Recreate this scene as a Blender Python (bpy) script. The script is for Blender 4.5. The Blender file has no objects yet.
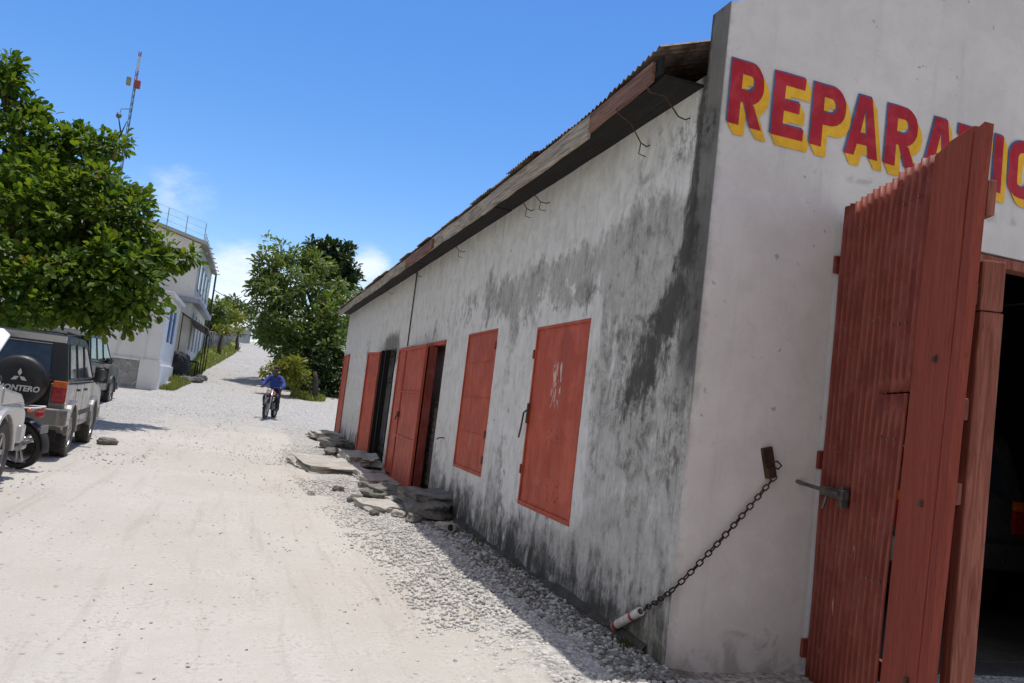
import bpy, bmesh, math, random
import numpy as np
from mathutils import Vector, Matrix, noise as mnoise

random.seed(7); rng = np.random.default_rng(7)
S = bpy.context.scene; COL = S.collection; PI = math.pi
R = math.radians
def V(*a): return Vector(a)

# ------------------------------------------------------------------ camera
F, CX, CY, H = 819.0, 512.0, 341.5, 1.5
def _dc(u, v): return Vector((u-CX, -(v-CY), -F)).normalized()
_a = _dc(249, 380); _b = _dc(349, 380+11.9)
_up = _b.cross(_a).normalized()
if _up.y < 0: _up = -_up
_x = _a.cross(_up)
RM = Matrix((_x, _a, _up))            # camera space -> world
cam = bpy.data.cameras.new('camera'); camo = bpy.data.objects.new('camera', cam); COL.objects.link(camo)
camo.matrix_world = Matrix.Translation((0, 0, H)) @ RM.to_4x4()
cam.sensor_width = 36; cam.lens = F/1024*36; cam.clip_end = 3000; cam.clip_start = .05
S.camera = camo
S.render.resolution_x, S.render.resolution_y = 1024, 683

# ------------------------------------------------------------------ terrain
def prof(y):
    y = np.asarray(y, float)
    z = np.where(y < 17, 0, np.where(y < 35, .0025*(y-17)**2, .81+.09*(y-35)))
    return np.where(y > 84, 5.22+.054*(1-np.exp(-np.maximum(y-84, 0)/12))*12-.03*np.maximum(y-100, 0)*0, z)
def sstep(a, b, x):
    t = np.clip((np.asarray(x, float)-a)/(b-a), 0, 1); return t*t*(3-2*t)
_ly = [0, 30, 34, 39.2, 44.2, 50.7, 60.7, 72.8, 90, 120]; _lx = [-6.2, -4.6, -3.2, -2.49, -2.16, -1.73, -1.17, -.78, -.4, 0]
_ry = [0, 30, 35.6, 38.1, 45.6, 59.3, 74.3, 90, 120]; _rx = [9, 9, 2.6, 2.18, 2.08, 1.87, 1.7, 1.6, 1.9]
def left_edge(y): return np.interp(y, _ly, _lx)
def right_edge(y): return np.interp(y, _ry, _rx)
def terr(x, y):
    x = np.asarray(x, float); y = np.asarray(y, float)
    z = prof(y)
    # left bank beside the hill road
    d = left_edge(y)-x
    z = z + sstep(40, 50, y)*(.9*sstep(.2, 2.6, d)+.05*np.clip(d-2.6, 0, 12))
    # right of the road: the side lane stays lower
    e = x-np.maximum(right_edge(y), 2.4)
    z = z - sstep(30, 45, y)*sstep(.5, 6, e)*np.minimum(np.maximum(prof(y)-.75, 0), 2.4)
    # loose gravel banked along the shop wall
    g = sstep(1.0, 2.5, x)*(1-sstep(2.7, 3.0, x))*(1-sstep(24, 26, y))
    z = z + .035*g
    return z
def tz(x, y): return float(terr(x, y))

# ------------------------------------------------------------------ node helpers
class NT:
    def __init__(s, nt): s.nt = nt
    def n(s, typ, ins=None, out=0, **props):
        nd = s.nt.nodes.new(typ)
        for k, v in props.items(): setattr(nd, k, v)
        for k, v in (ins or {}).items():
            sk = nd.inputs[k]
            if isinstance(v, bpy.types.NodeSocket): s.nt.links.new(v, sk)
            else: sk.default_value = v
        return nd.outputs[out]
    def math(s, op, a, b=None, c=None, clamp=False):
        ins = {0: a}
        if b is not None: ins[1] = b
        if c is not None: ins[2] = c
        return s.n('ShaderNodeMath', ins, operation=op, use_clamp=clamp)
    def add(s, a, b): return s.math('ADD', a, b)
    def mul(s, a, b): return s.math('MULTIPLY', a, b)
    def sub(s, a, b): return s.math('SUBTRACT', a, b)
    def ss(s, v, a, b, lo=0., hi=1.):
        return s.n('ShaderNodeMapRange', {0: v, 1: a, 2: b, 3: lo, 4: hi}, interpolation_type='SMOOTHSTEP')
    def mix(s, f, a, b): 
        return s.n('ShaderNodeMix', {0: f, 6: a, 7: b}, out=2, data_type='RGBA')
    def noise(s, vec, scale, detail=4, rough=.55, dist=0.):
        return s.n('ShaderNodeTexNoise', {'Vector': vec, 'Scale': scale, 'Detail': detail, 'Roughness': rough, 'Distortion': dist})
    def vscale(s, vec, k): return s.n('ShaderNodeVectorMath', {0: vec, 1: k}, operation='MULTIPLY')
    def xyz(s, vec):
        nd = s.nt.nodes.new('ShaderNodeSeparateXYZ'); s.nt.links.new(vec, nd.inputs[0]); return nd.outputs
    def pos(s): return s.n('ShaderNodeNewGeometry')
    def obj(s): return s.n('ShaderNodeTexCoord', out=3)
    def rnd(s): return s.n('ShaderNodeNewGeometry', out=8)
    def bump(s, h, strength, dist): return s.n('ShaderNodeBump', {'Height': h, 'Strength': strength, 'Distance': dist})
def C4(c): return (c[0], c[1], c[2], 1.)
def newmat(name):
    m = bpy.data.materials.new(name); m.use_nodes = True; nt = m.node_tree
    b = nt.nodes['Principled BSDF']; return m, NT(nt), b
def link(t, sock, b, name): t.nt.links.new(sock, b.inputs[name])
def simple(name, col, rough=.6, metal=0., var=.25, scale=6., spec=.5, coat=0., fine=40.):
    """paint / metal / rubber with a little procedural wear"""
    m, t, b = newmat(name); p = t.obj()
    n1 = t.noise(p, scale, 5); n2 = t.noise(p, fine, 3)
    f = t.ss(t.add(t.mul(n1, .7), t.mul(n2, .3)), .3, .7)
    dark = C4([c*(1-var) for c in col]); lite = C4([min(1, c*(1+var*.6)) for c in col])
    link(t, t.mix(f, dark, lite), b, 'Base Color')
    b.inputs['Metallic'].default_value = metal
    link(t, t.ss(n1, .3, .7, max(0, rough-.12), min(1, rough+.12)), b, 'Roughness')
    b.inputs['Specular IOR Level'].default_value = spec
    b.inputs['Coat Weight'].default_value = coat
    return m

# ------------------------------------------------------------------ mesh helpers
class MB:
    def __init__(s): s.v = []; s.f = []; s.mi = []; s.m = 0
    def add(s, vs, fs, m=None):
        o = len(s.v); s.v += [tuple(v) for v in vs]; s.f += [tuple(i+o for i in f) for f in fs]
        s.mi += [s.m if m is None else m]*len(fs); return s
    def box(s, a, b, mtx=None, m=None):
        x0, y0, z0 = a; x1, y1, z1 = b
        vs = [V(x, y, z) for z in (z0, z1) for y in (y0, y1) for x in (x0, x1)]
        if mtx is not None: vs = [mtx @ v for v in vs]
        return s.add(vs, [(0, 2, 3, 1), (4, 5, 7, 6), (0, 1, 5, 4), (2, 6, 7, 3), (0, 4, 6, 2), (1, 3, 7, 5)], m)
    def cbox(s, c, d, rot=None, m=None):
        M = Matrix.Translation(c) @ (rot.to_4x4() if rot is not None else Matrix.Identity(4))
        return s.box([-k/2 for k in d], [k/2 for k in d], M, m)
    def quad(s, a, b, c, d, m=None): return s.add([a, b, c, d], [(0, 1, 2, 3)], m)
    def tube(s, pts, r, n=8, cap=True, m=None):
        pts = [Vector(p) for p in pts]; rs = r if isinstance(r, (list, tuple)) else [r]*len(pts)
        vs = []; up = None
        for i, p in enumerate(pts):
            t = (pts[min(i+1, len(pts)-1)]-pts[max(i-1, 0)]).normalized()
            if up is None: up = V(0, 0, 1) if abs(t.z) < .9 else V(1, 0, 0)
            a = t.cross(up).normalized(); up = a.cross(t).normalized()
            for k in range(n):
                an = 2*PI*k/n; vs.append(p+(a*math.cos(an)+up*math.sin(an))*rs[i])
        fs = [(i*n+k, i*n+(k+1) % n, (i+1)*n+(k+1) % n, (i+1)*n+k) for i in range(len(pts)-1) for k in range(n)]
        if cap: fs += [tuple(range(n-1, -1, -1)), tuple(range((len(pts)-1)*n, len(pts)*n))]
        return s.add(vs, fs, m)
    def lathe(s, prof_, M, n=24, m=None):
        """profile of (radius, along) about local +X of M"""
        vs = []
        for r_, h in prof_:
            for k in range(n):
                an = 2*PI*k/n; vs.append(M @ V(h, r_*math.cos(an), r_*math.sin(an)))
        q = len(prof_)
        fs = [(i*n+k, i*n+(k+1) % n, (i+1)*n+(k+1) % n, (i+1)*n+k) for i in range(q-1) for k in range(n)]
        return s.add(vs, fs, m)
    def prism(s, poly, f0, f1, m=None):
        """poly 2-D points; f0/f1 map (a,b)->3-D for the two caps"""
        n = len(poly); vs = [f0(*p) for p in poly]+[f1(*p) for p in poly]
        fs = [tuple(range(n-1, -1, -1)), tuple(range(n, 2*n))]+[(i, (i+1) % n, n+(i+1) % n, n+i) for i in range(n)]
        return s.add(vs, fs, m)
    def ell(s, c, rad, nu=12, nv=8, m=None, M=None):
        vs = []; c = Vector(c)
        for j in range(1, nv):
            ph = PI*j/nv
            for i in range(nu):
                th = 2*PI*i/nu
                d = V(rad[0]*math.sin(ph)*math.cos(th), rad[1]*math.sin(ph)*math.sin(th), rad[2]*math.cos(ph))
                vs.append(c+(M @ d if M is not None else d))
        for sg in (1, -1):
            d = V(0, 0, sg*rad[2]); vs.append(c+(M @ d if M is not None else d))
        T = len(vs)-2; B = T+1; fs = []
        for j in range(nv-2):
            for i in range(nu): fs.append((j*nu+i, (j+1)*nu+i, (j+1)*nu+(i+1) % nu, j*nu+(i+1) % nu))
        for i in range(nu):
            fs.append((T, i, (i+1) % nu)); fs.append((B, (nv-2)*nu+(i+1) % nu, (nv-2)*nu+i))
        return s.add(vs, fs, m)
    def build(s, name, mats, parent=None, smooth=False, off=None, bevel=0., recalc=True, seg=2, auto=None):
        me = bpy.data.meshes.new(name)
        vs = s.v
        if off is not None: vs = [(v[0]-off[0], v[1]-off[1], v[2]-off[2]) for v in vs]
        me.from_pydata(vs, [], s.f); 
        for m in (mats if isinstance(mats, (list, tuple)) else [mats]): me.materials.append(m)
        me.polygons.foreach_set('material_index', s.mi)
        if recalc:
            bm = bmesh.new(); bm.from_mesh(me); bmesh.ops.recalc_face_normals(bm, faces=bm.faces); bm.to_mesh(me); bm.free()
        if smooth: me.polygons.foreach_set('use_smooth', [True]*len(me.polygons))
        me.update()
        o = bpy.data.objects.new(name, me); COL.objects.link(o)
        if parent: o.parent = parent
        if bevel:
            md = o.modifiers.new('bevel', 'BEVEL'); md.width = bevel; md.segments = seg; md.limit_method = 'ANGLE'; md.angle_limit = R(40)
            md.harden_normals = False
        return o
def np_mesh(name, verts, faces_n, nper, mat, parent=None, smooth=False):
    """fast mesh: verts (N,3), faces flat index array with nper corners each"""
    me = bpy.data.meshes.new(name); nv = len(verts); nf = len(faces_n)
    me.vertices.add(nv); me.vertices.foreach_set('co', np.asarray(verts, np.float32).ravel())
    me.loops.add(nf*nper); me.loops.foreach_set('vertex_index', np.asarray(faces_n, np.int32).ravel())
    me.polygons.add(nf); me.polygons.foreach_set('loop_start', np.arange(nf, dtype=np.int32)*nper)
    me.polygons.foreach_set('loop_total', np.full(nf, nper, np.int32))
    me.update(calc_edges=True); me.validate()
    if smooth: me.polygons.foreach_set('use_smooth', [True]*nf)
    me.materials.append(mat)
    o = bpy.data.objects.new(name, me); COL.objects.link(o)
    if parent: o.parent = parent
    return o
def tag(o, label=None, cat=None, group=None, kind=None):
    for k, v in (('label', label), ('category', cat), ('group', group), ('kind', kind)):
        if v: o[k] = v
    return o
def empty(name, loc=(0, 0, 0), rz=0.):
    o = bpy.data.objects.new(name, None); COL.objects.link(o); o.location = loc; o.rotation_euler = (0, 0, rz)
    o.empty_display_size = .2; return o
def copy_tree(o, parent=None):
    c = o.copy(); COL.objects.link(c); c.parent = parent
    for ch in list(o.children): copy_tree(ch, c)
    return c

# ------------------------------------------------------------------ world, sun
SUN_DIR = V(.066, .13, 1).normalized()
w = bpy.data.worlds.new('World'); S.world = w; w.use_nodes = True
t = NT(w.node_tree); bg = w.node_tree.nodes['Background']
sky = w.node_tree.nodes.new('ShaderNodeTexSky'); sky.sky_type = 'NISHITA'; sky.sun_disc = False
sky.sun_elevation = math.asin(SUN_DIR.z); sky.sun_rotation = math.atan2(SUN_DIR.x, SUN_DIR.y)
sky.altitude = 0; sky.air_density = 1.0; sky.dust_density = .6; sky.ozone_density = 2.0
def skydir(u, v): return (RM @ _dc(u, v)).normalized()
g = t.n('ShaderNodeTexCoord', out=0)
gn = t.n('ShaderNodeVectorMath', {0: g}, operation='NORMALIZE')
cn = t.noise(t.vscale(gn, (1, 1, 2.2)), 9., 7, .6, .4)
cn2 = t.noise(t.vscale(gn, (1, 1, 1.6)), 26., 5, .6, .3)
cm = None
for (u, v, rad, amt) in [(180, 195, .075, .42), (150, 190, .045, .25), (238, 285, .085, .95), (262, 300, .08, .9), (215, 300, .07, .6), (368, 268, .045, .9), (350, 285, .07, .8), (520, 300, .14, .7), (60, 300, .1, .5), (245, 262, .05, .4)]:
    d = skydir(u, v)
    dist = t.n('ShaderNodeVectorMath', {0: gn, 1: tuple(d)}, out=1, operation='DISTANCE')
    b_ = t.mul(t.ss(dist, rad, rad*.1), amt)
    cm = b_ if cm is None else t.math('MAXIMUM', cm, b_)
cden = t.mul(t.ss(t.add(t.add(t.mul(cn, .7), t.mul(cn2, .25)), t.mul(cm, .35)), .52, .86), t.ss(cm, 0., .55))
sk = t.n('ShaderNodeHueSaturation', {'Color': sky.outputs[0], 'Saturation': 1.36, 'Hue': .508, 'Value': 1.16})
skc = t.mix(t.mul(cden, .85), sk, (6.6, 7.0, 7.6, 1.))
# unseen broken cloud added behind the photographer to fill and whiten the shade
bk = t.n('ShaderNodeVectorMath', {0: gn, 1: tuple(V(-.62, -.75, .25).normalized())}, out=1, operation='DOT_PRODUCT')
cn3 = t.noise(t.vscale(gn, (1, 1, 1.7)), 2.6, 7, .62, .5)
skc = t.mix(t.mul(t.ss(bk, -.15, .35), t.mul(t.ss(cn3, .30, .56), .95)), skc, (3.3, 3.05, 2.72, 1.))
w.node_tree.links.new(skc, bg.inputs[0]); bg.inputs[1].default_value = .145
sl = bpy.data.lights.new('sun', 'SUN'); sl.energy = 3.6; sl.angle = R(.55); sl.color = (1, .94, .86)
so = bpy.data.objects.new('sun', sl); COL.objects.link(so); so.rotation_euler = SUN_DIR.to_track_quat('Z', 'Y').to_euler()
so.location = (0, 0, 30)
S.view_settings.view_transform = 'Standard'; S.view_settings.look = 'None'; S.view_settings.gamma = 1
S.view_settings.exposure = 0.07
S.cycles.max_bounces = 8; S.cycles.use_denoising = True

# ------------------------------------------------------------------ materials
def mat_ground():
    m, t, b = newmat('limestone_road')
    p = t.pos(); X, Y, Z = t.xyz(p)
    at = lambda n: t.n('ShaderNodeAttribute', {}, out=2, attribute_name=n)
    gv = at('gravel'); gr = at('grass'); dirt_shade = at('dirt')
    big = t.noise(p, .35, 5, .6); mid = t.noise(p, 2.3, 6, .62); fine = t.noise(p, 28., 5, .65); vf = t.noise(p, 120., 3, .6)
    tracks = t.noise(t.vscale(p, (1.6, .12, 1)), 1.3, 4, .6)
    comp = t.mix(t.ss(t.add(t.mul(big, .5), t.mul(mid, .5)), .35, .68), (.455, .43, .388, 1), (.535, .515, .48, 1))
    comp = t.mix(t.mul(t.ss(tracks, .48, .72), .35), comp, (.56, .55, .53, 1))
    comp = t.mix(t.mul(t.ss(t.add(t.mul(fine, .6), t.mul(mid, .4)), .50, .64), .60), comp, (.33, .30, .255, 1))
    rut = t.noise(t.vscale(p, (3.2, .22, 1)), 1.7, 5, .68, .4); comp = t.mix(t.mul(t.ss(rut, .52, .66), .42), comp, (.37, .345, .305, 1))
    comp = t.mix(t.mul(t.ss(vf, .54, .68), .5), comp, (.68, .655, .61, 1))
    # pebbly ground: voronoi stones
    vor = t.nt.nodes.new('ShaderNodeTexVoronoi'); vor.inputs['Scale'].default_value = 26.; t.nt.links.new(p, vor.inputs['Vector'])
    vcol = t.n('ShaderNodeSeparateColor', {0: vor.outputs[1]})
    vor2 = t.nt.nodes.new('ShaderNodeTexVoronoi'); vor2.inputs['Scale'].default_value = 11.; t.nt.links.new(p, vor2.inputs['Vector'])
    peb = t.mix(vcol, (.33, .325, .315, 1), (.60, .59, .57, 1))
    peb = t.mix(t.ss(vor.outputs[0], .55, .8), peb, (.25, .24, .23, 1))
    edge = t.ss(t.add(gv, t.mul(t.sub(mid, .5), 1.1)), .3, .62)
    c = t.mix(t.mul(edge, .9), comp, peb)
    # sparse dark pebbles pressed in the track
    v3 = t.nt.nodes.new('ShaderNodeTexVoronoi'); v3.inputs['Scale'].default_value = 7.; t.nt.links.new(p, v3.inputs['Vector'])
    spk = t.mul(t.ss(v3.outputs[0], .16, .08), t.ss(t.n('ShaderNodeSeparateColor', {0: v3.outputs[1]}), .45, .6))
    c = t.mix(t.mul(spk, .6), c, (.22, .19, .165, 1))
    dirt = t.ss(t.add(dirt_shade, t.mul(t.sub(mid, .5), .9)), .35, .7)
    c = t.mix(t.mul(dirt, .8), c, (.16, .145, .12, 1))  # dirt tone, also painting the eave shade along the wall foot
    gm = t.ss(t.add(gr, t.add(t.mul(t.sub(mid, .5), 1.0), t.mul(t.sub(fine, .5), .6))), .38, .62)
    gcol = t.mix(t.ss(mid, .35, .65), (.13, .18, .04, 1), (.27, .28, .10, 1))
    c = t.mix(gm, c, gcol)
    link(t, c, b, 'Base Color'); b.inputs['Roughness'].default_value = .95; b.inputs['Specular IOR Level'].default_value = .15
    h = t.add(t.mul(mid, .5), t.add(t.mul(fine, .25), t.mul(vf, .08)))
    h = t.add(h, t.mul(edge, t.sub(.6, t.mul(vor.outputs[0], .8))))
    h = t.add(h, t.mul(t.mul(edge, .5), t.sub(.5, vor2.outputs[0])))
    link(t, t.bump(h, .75, .03), b, 'Normal')
    return m

def mat_long_wall():
    m, t, b = newmat('weathered_limewash')
    p = t.pos(); X, Y, Z = t.xyz(p)
    q = t.vscale(p, (1, 1, .18)); q2 = t.vscale(p, (1, 1, .07))
    big = t.noise(p, .75, 6, .62, .6); st = t.noise(q, 3.2, 7, .68, .5); st2 = t.noise(q2, 9., 5, .6, .3)
    mid = t.noise(p, 4.5, 6, .66, .8); fine = t.noise(p, 24., 5, .7); vf = t.noise(p, 90., 3, .6)
    scr = t.noise(t.vscale(p, (1, 1, .22)), 34., 5, .7, .6); blot = t.add(t.mul(t.noise(p, 9., 7, .74, .15), .6), t.mul(t.noise(t.vscale(p, (1, 1, .45)), 22., 5, .7, .1), .4))
    h = t.add(.40, t.mul(t.sub(big, .5), 1.15)); h = t.add(h, t.mul(t.sub(st, .5), .75)); h = t.add(h, t.mul(t.sub(mid, .5), .55))
    h = t.sub(h, t.ss(Z, 2.75, 3.5, 0, .40))                      # clean under the eave
    h = t.add(h, t.mul(t.ss(Y, 7.2, 5.6), .30))                   # worn near the street corner
    h = t.add(h, t.ss(Z, .95, .25, 0, .28))                       # splash zone
    h = t.add(h, t.mul(t.mul(t.ss(Z, 2.35, 2.7), t.ss(Z, 3.35, 2.9)), t.mul(t.ss(Y, 11.5, 9.5), .22)))
    h = t.sub(h, t.mul(t.ss(Y, 12.0, 15.0), .17))
    # lighter repaint round the shutters
    def box(y0, y1, z0, z1, s_):
        Yn = t.add(Y, t.add(t.mul(t.sub(mid, .5), .9), t.mul(t.sub(big, .5), .8))); Zn = t.add(Z, t.add(t.mul(t.sub(mid, .5), .8), t.mul(t.sub(st, .5), .5)))
        a = t.mul(t.ss(Yn, y0-s_, y0+s_), t.ss(Yn, y1+s_, y1-s_)); c = t.mul(t.ss(Zn, z0-s_, z0+s_), t.ss(Zn, z1+s_, z1-s_)); return t.mul(a, c)
    h = t.sub(h, t.mul(box(6.2, 8.4, .45, 2.65, .22), .28)); h = t.sub(h, t.mul(box(8.9, 11.2, .6, 2.75, .26), .20))
    g = t.ss(h, .36, .56)
    white = t.mix(t.ss(mid, .35, .7), (.745, .735, .725, 1), (.60, .59, .575, 1))
    white = t.mix(t.mul(t.ss(st2, .52, .75), .35), white, (.40, .39, .375, 1))
    grey = t.mix(t.ss(t.add(t.mul(mid, .6), t.mul(st, .4)), .36, .66), (.525, .517, .50, 1), (.335, .328, .312, 1))
    grey = t.mix(t.mul(t.ss(fine, .52, .66), .6), grey, (.56, .55, .535, 1))
    white = t.mix(t.mul(t.ss(scr, .55, .70), .45), white, (.42, .41, .395, 1))
    white = t.mix(t.mul(t.ss(blot, .56, .68), .45), white, (.34, .33, .305, 1))
    grey = t.mix(t.mul(t.ss(scr, .50, .64), .42), grey, (.57, .56, .545, 1))
    grey = t.mix(t.mul(t.ss(blot, .50, .66), .50), grey, (.15, .143, .128, 1))
    g = t.ss(t.add(h, t.add(t.mul(t.sub(blot, .5), .55), t.mul(t.sub(scr, .5), .30))), .34, .60)
    c = t.mix(g, white, grey)
    # dark mould streaks
    d = t.add(t.add(t.mul(st, .50), t.mul(t.sub(scr, .5), .30)), t.add(t.mul(mid, .3), t.add(t.mul(st2, .22), t.mul(t.sub(blot, .5), .60))))
    d = t.add(d, .035)
    d = t.add(d, t.ss(Z, .75, .15, 0, .19)); d = t.add(d, t.mul(g, .05))
    d = t.add(d, t.mul(t.mul(t.ss(Y, 6.7, 5.0), t.ss(Z, .6, 1.6)), .035)); d = t.sub(d, t.ss(Z, 3.0, 3.6, 0, .12))
    c = t.mix(t.mul(t.ss(d, .63, .84), .72), c, (.085, .08, .07, 1))
    st3 = t.noise(t.vscale(p, (1, 1, .05)), 30., 5, .72, .2); st4 = t.noise(t.vscale(p, (1, 1, .10)), 70., 4, .7)
    c = t.mix(t.mul(t.mul(t.ss(t.add(t.mul(st3, .6), t.mul(st4, .4)), .50, .64), .5), t.add(.25, t.mul(g, .75))), c, (.16, .152, .134, 1))
    # black run-off from the roof corner
    ctr = t.add(4.86, t.mul(t.math('POWER', t.ss(Z, 2.9, 1.5), 1.2), .72))
    wd = t.add(.16, t.mul(t.ss(Z, 3.3, 1.8), .62))
    k = t.math('DIVIDE', t.math('ABSOLUTE', t.sub(t.add(Y, t.mul(t.sub(st, .5), .5)), ctr)), wd)
    env = t.mul(t.ss(k, 1.2, 0.), t.mul(t.ss(Z, .9, 1.9), t.ss(k, 1.2, 0., .75, 1.)))
    env = t.sub(env, t.mul(t.ss(Y, 5.2, 6.0), .12))
    nm = t.add(t.mul(blot, .42), t.add(t.mul(scr, .25), t.mul(mid, .33)))
    c = t.mix(t.mul(t.ss(t.add(t.mul(env, .50), nm), .78, .98), .88), c, (.038, .036, .033, 1))
    sootb = t.mul(t.ss(Y, 7.4, 5.4), t.mul(t.ss(Z, .7, 1.3), t.ss(Z, 2.9, 2.2)))          # loose black mildew by the corner
    c = t.mix(t.mul(t.ss(t.add(t.mul(sootb, .16), nm), .61, .76), .55), c, (.085, .081, .071, 1))
    base = t.mul(t.ss(Z, .75, .05), t.ss(Y, 12.5, 11.0))
    c = t.mix(t.mul(t.ss(t.add(t.mul(base, .24), t.add(t.mul(nm, .6), t.mul(st, .4))), .64, .78), .8), c, (.055, .053, .045, 1))
    sm = t.mul(t.mul(t.ss(Y, 5.45, 5.1), t.ss(Z, 3.3, 3.5)), t.ss(Z, 3.75, 3.6)); c = t.mix(t.mul(t.mul(sm, t.ss(blot, .45, .6)), .8), c, (.05, .05, .048, 1))
    ce = t.mul(t.ss(t.add(Y, t.mul(t.sub(blot, .5), .30)), 4.98, 4.82), t.ss(Z, 1.5, 2.1))
    c = t.mix(t.mul(ce, .78), c, (.045, .043, .040, 1))
    # soot over the burnt doorway
    sy = t.math('ABSOLUTE', t.sub(Y, 16.9))
    so_ = t.add(t.ss(sy, 1.7, .3), t.mul(t.sub(mid, .5), 1.2)); so_ = t.mul(so_, t.mul(t.ss(Z, 1.7, 2.3), t.ss(Z, 3.1, 2.55)))
    c = t.mix(t.mul(t.ss(so_, .3, .8), .75), c, (.06, .058, .055, 1))
    c = t.mix(t.ss(t.noise(p, 7., 2), .76, .80, 0, .6), c, (.05, .05, .05, 1))   # small chips
    # yellow-green algae by the corner foot
    alg = t.mul(t.ss(Z, .5, .05), t.ss(t.add(Y, t.mul(mid, .8)), 6.0, 5.2)); c = t.mix(t.mul(alg, .35), c, (.16, .15, .08, 1))
    link(t, c, b, 'Base Color'); b.inputs['Roughness'].default_value = .93; b.inputs['Specular IOR Level'].default_value = .2
    hh = t.add(t.mul(mid, .6), t.add(t.mul(fine, .3), t.mul(vf, .1))); hh = t.sub(hh, t.mul(g, .15)); hh = t.add(hh, t.mul(big, .8))
    link(t, t.bump(hh, .6, .02), b, 'Normal')
    return m

def mat_front_wall():
    m, t, b = newmat('lilac_white_plaster')
    p = t.pos(); X, Y, Z = t.xyz(p)
    big = t.noise(p, .9, 5, .6, .4); mid = t.noise(p, 5., 6, .65, .5); fine = t.noise(p, 40., 4, .65); dots = t.noise(p, 11., 3, .5)
    st = t.noise(t.vscale(p, (1, 1, .12)), 6., 5, .6)
    c = t.mix(t.ss(t.add(t.mul(big, .5), t.mul(mid, .5)), .36, .64), (.68, .64, .622, 1), (.77, .735, .72, 1))
    c = t.mix(t.mul(t.ss(st, .55, .75), .28), c, (.40, .385, .40, 1))
    blot = t.noise(p, 17., 6, .72, .8); c = t.mix(t.mul(t.ss(blot, .60, .70), .22), c, (.36, .335, .33, 1))
    c = t.mix(t.mul(t.ss(t.noise(t.vscale(p, (1, 1, .05)), 16., 4, .6), .60, .72), .18), c, (.74, .70, .68, 1))
    c = t.mix(t.mul(t.ss(dots, .70, .76), .55), c, (.22, .21, .215, 1))
    c = t.mix(t.mul(t.ss(t.add(mid, t.ss(Z, .5, 0, 0, .35)), .68, .9), .6), c, (.27, .25, .24, 1))
    rep = t.mul(t.ss(t.math('ABSOLUTE', t.sub(Z, t.add(3.36, t.mul(t.sub(big, .5), .3)))), .06, .01), t.mul(t.ss(mid, .5, .62), t.ss(X, 3.2, 3.4)))
    c = t.mix(t.mul(rep, .5), c, (.34, .31, .27, 1))
    side = t.ss(t.add(X, t.mul(t.sub(mid, .5), .012)), 2.705, 2.690); side = t.mul(side, t.ss(Z, 1.2, 1.9))
    c = t.mix(t.mul(side, .93), c, (.04, .039, .038, 1))
    corner = t.mul(t.ss(t.add(X, t.mul(t.sub(mid, .5), .25)), 2.75, 2.68), .4); c = t.mix(corner, c, (.36, .35, .345, 1))
    link(t, c, b, 'Base Color'); b.inputs['Roughness'].default_value = .8; b.inputs['Specular IOR Level'].default_value = .25
    link(t, t.bump(t.add(t.mul(big, 1.0), t.add(t.mul(mid, .35), t.mul(fine, .12))), .5, .02), b, 'Normal')
    return m

def mat_paint(name, col, chip=.5, worn=(.5, .4, .36), scale=1., dirt=.4, rough=.55):
    m, t, b = newmat(name); p = t.obj()
    q = t.vscale(p, (1, 1, .25))
    n1 = t.noise(p, 1.6*scale, 5, .6); n2 = t.noise(q, 9*scale, 6, .7, .4); n3 = t.noise(p, 38*scale, 4, .7)
    c = t.mix(t.ss(n1, .3, .7), C4([k*.86 for k in col]), C4([k*1.1 for k in col]))
    c = t.mix(t.mul(t.ss(n2, .5, .72), dirt), c, C4([k*.5 for k in col]))
    run = t.noise(t.vscale(p, (1, 1, .06)), 13*scale, 5, .65); fade = t.noise(p, 3.3*scale, 5, .65, .5)
    c = t.mix(t.mul(t.ss(fade, .46, .64), .5), c, C4([min(1, k*1.25+.035) for k in col]))
    c = t.mix(t.mul(t.ss(run, .56, .70), dirt*.9), c, C4([col[0]*.38, col[1]*.42, col[2]*.45]))
    c = t.mix(t.mul(t.ss(t.add(t.mul(n2, .5), t.mul(n3, .5)), .62, .68), chip), c, C4(worn))
    link(t, c, b, 'Base Color'); link(t, t.ss(n2, .3, .7, rough-.1, rough+.2), b, 'Roughness')
    b.inputs['Specular IOR Level'].default_value = .35
    link(t, t.bump(t.add(t.mul(n1, 4.), t.add(n2, t.mul(n3, .4))), .35, .006), b, 'Normal')
    return m

def mat_wood(name, a, c_, axis=2, scale=1., chip=0.):
    m, t, b = newmat(name); p = t.obj()
    k = [14., 14., 14.]; k[axis] = .7
    gr = t.noise(t.vscale(p, tuple(k)), 3.*scale, 6, .65, .8); n1 = t.noise(p, 2.5, 4); n3 = t.noise(t.vscale(p, tuple(k)), 9.*scale, 3, .6)
    c = t.mix(t.ss(gr, .35, .68), C4(a), C4(c_))
    c = t.mix(t.mul(t.ss(n3, .60, .70), .7), c, C4([x*.3 for x in a]))
    c = t.mix(t.mul(t.ss(n1, .5, .75), .4), c, C4([x*.6 for x in c_]))
    link(t, c, b, 'Base Color'); b.inputs['Roughness'].default_value = .75; b.inputs['Specular IOR Level'].default_value = .25
    link(t, t.bump(t.add(gr, t.mul(n3, -.6)), .55, .006), b, 'Normal')
    return m

def mat_rust(name, a, c_, rough=.8, metal=.2):
    m, t, b = newmat(name); p = t.pos()
    n1 = t.noise(p, 2.2, 6, .7, .5); n2 = t.noise(p, 18., 5, .7)
    c = t.mix(t.ss(t.add(t.mul(n1, .65), t.mul(n2, .35)), .38, .62), C4(a), C4(c_))
    link(t, c, b, 'Base Color'); b.inputs['Roughness'].default_value = rough; b.inputs['Metallic'].default_value = metal
    link(t, t.bump(n2, .4, .004), b, 'Normal'); return m

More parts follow.
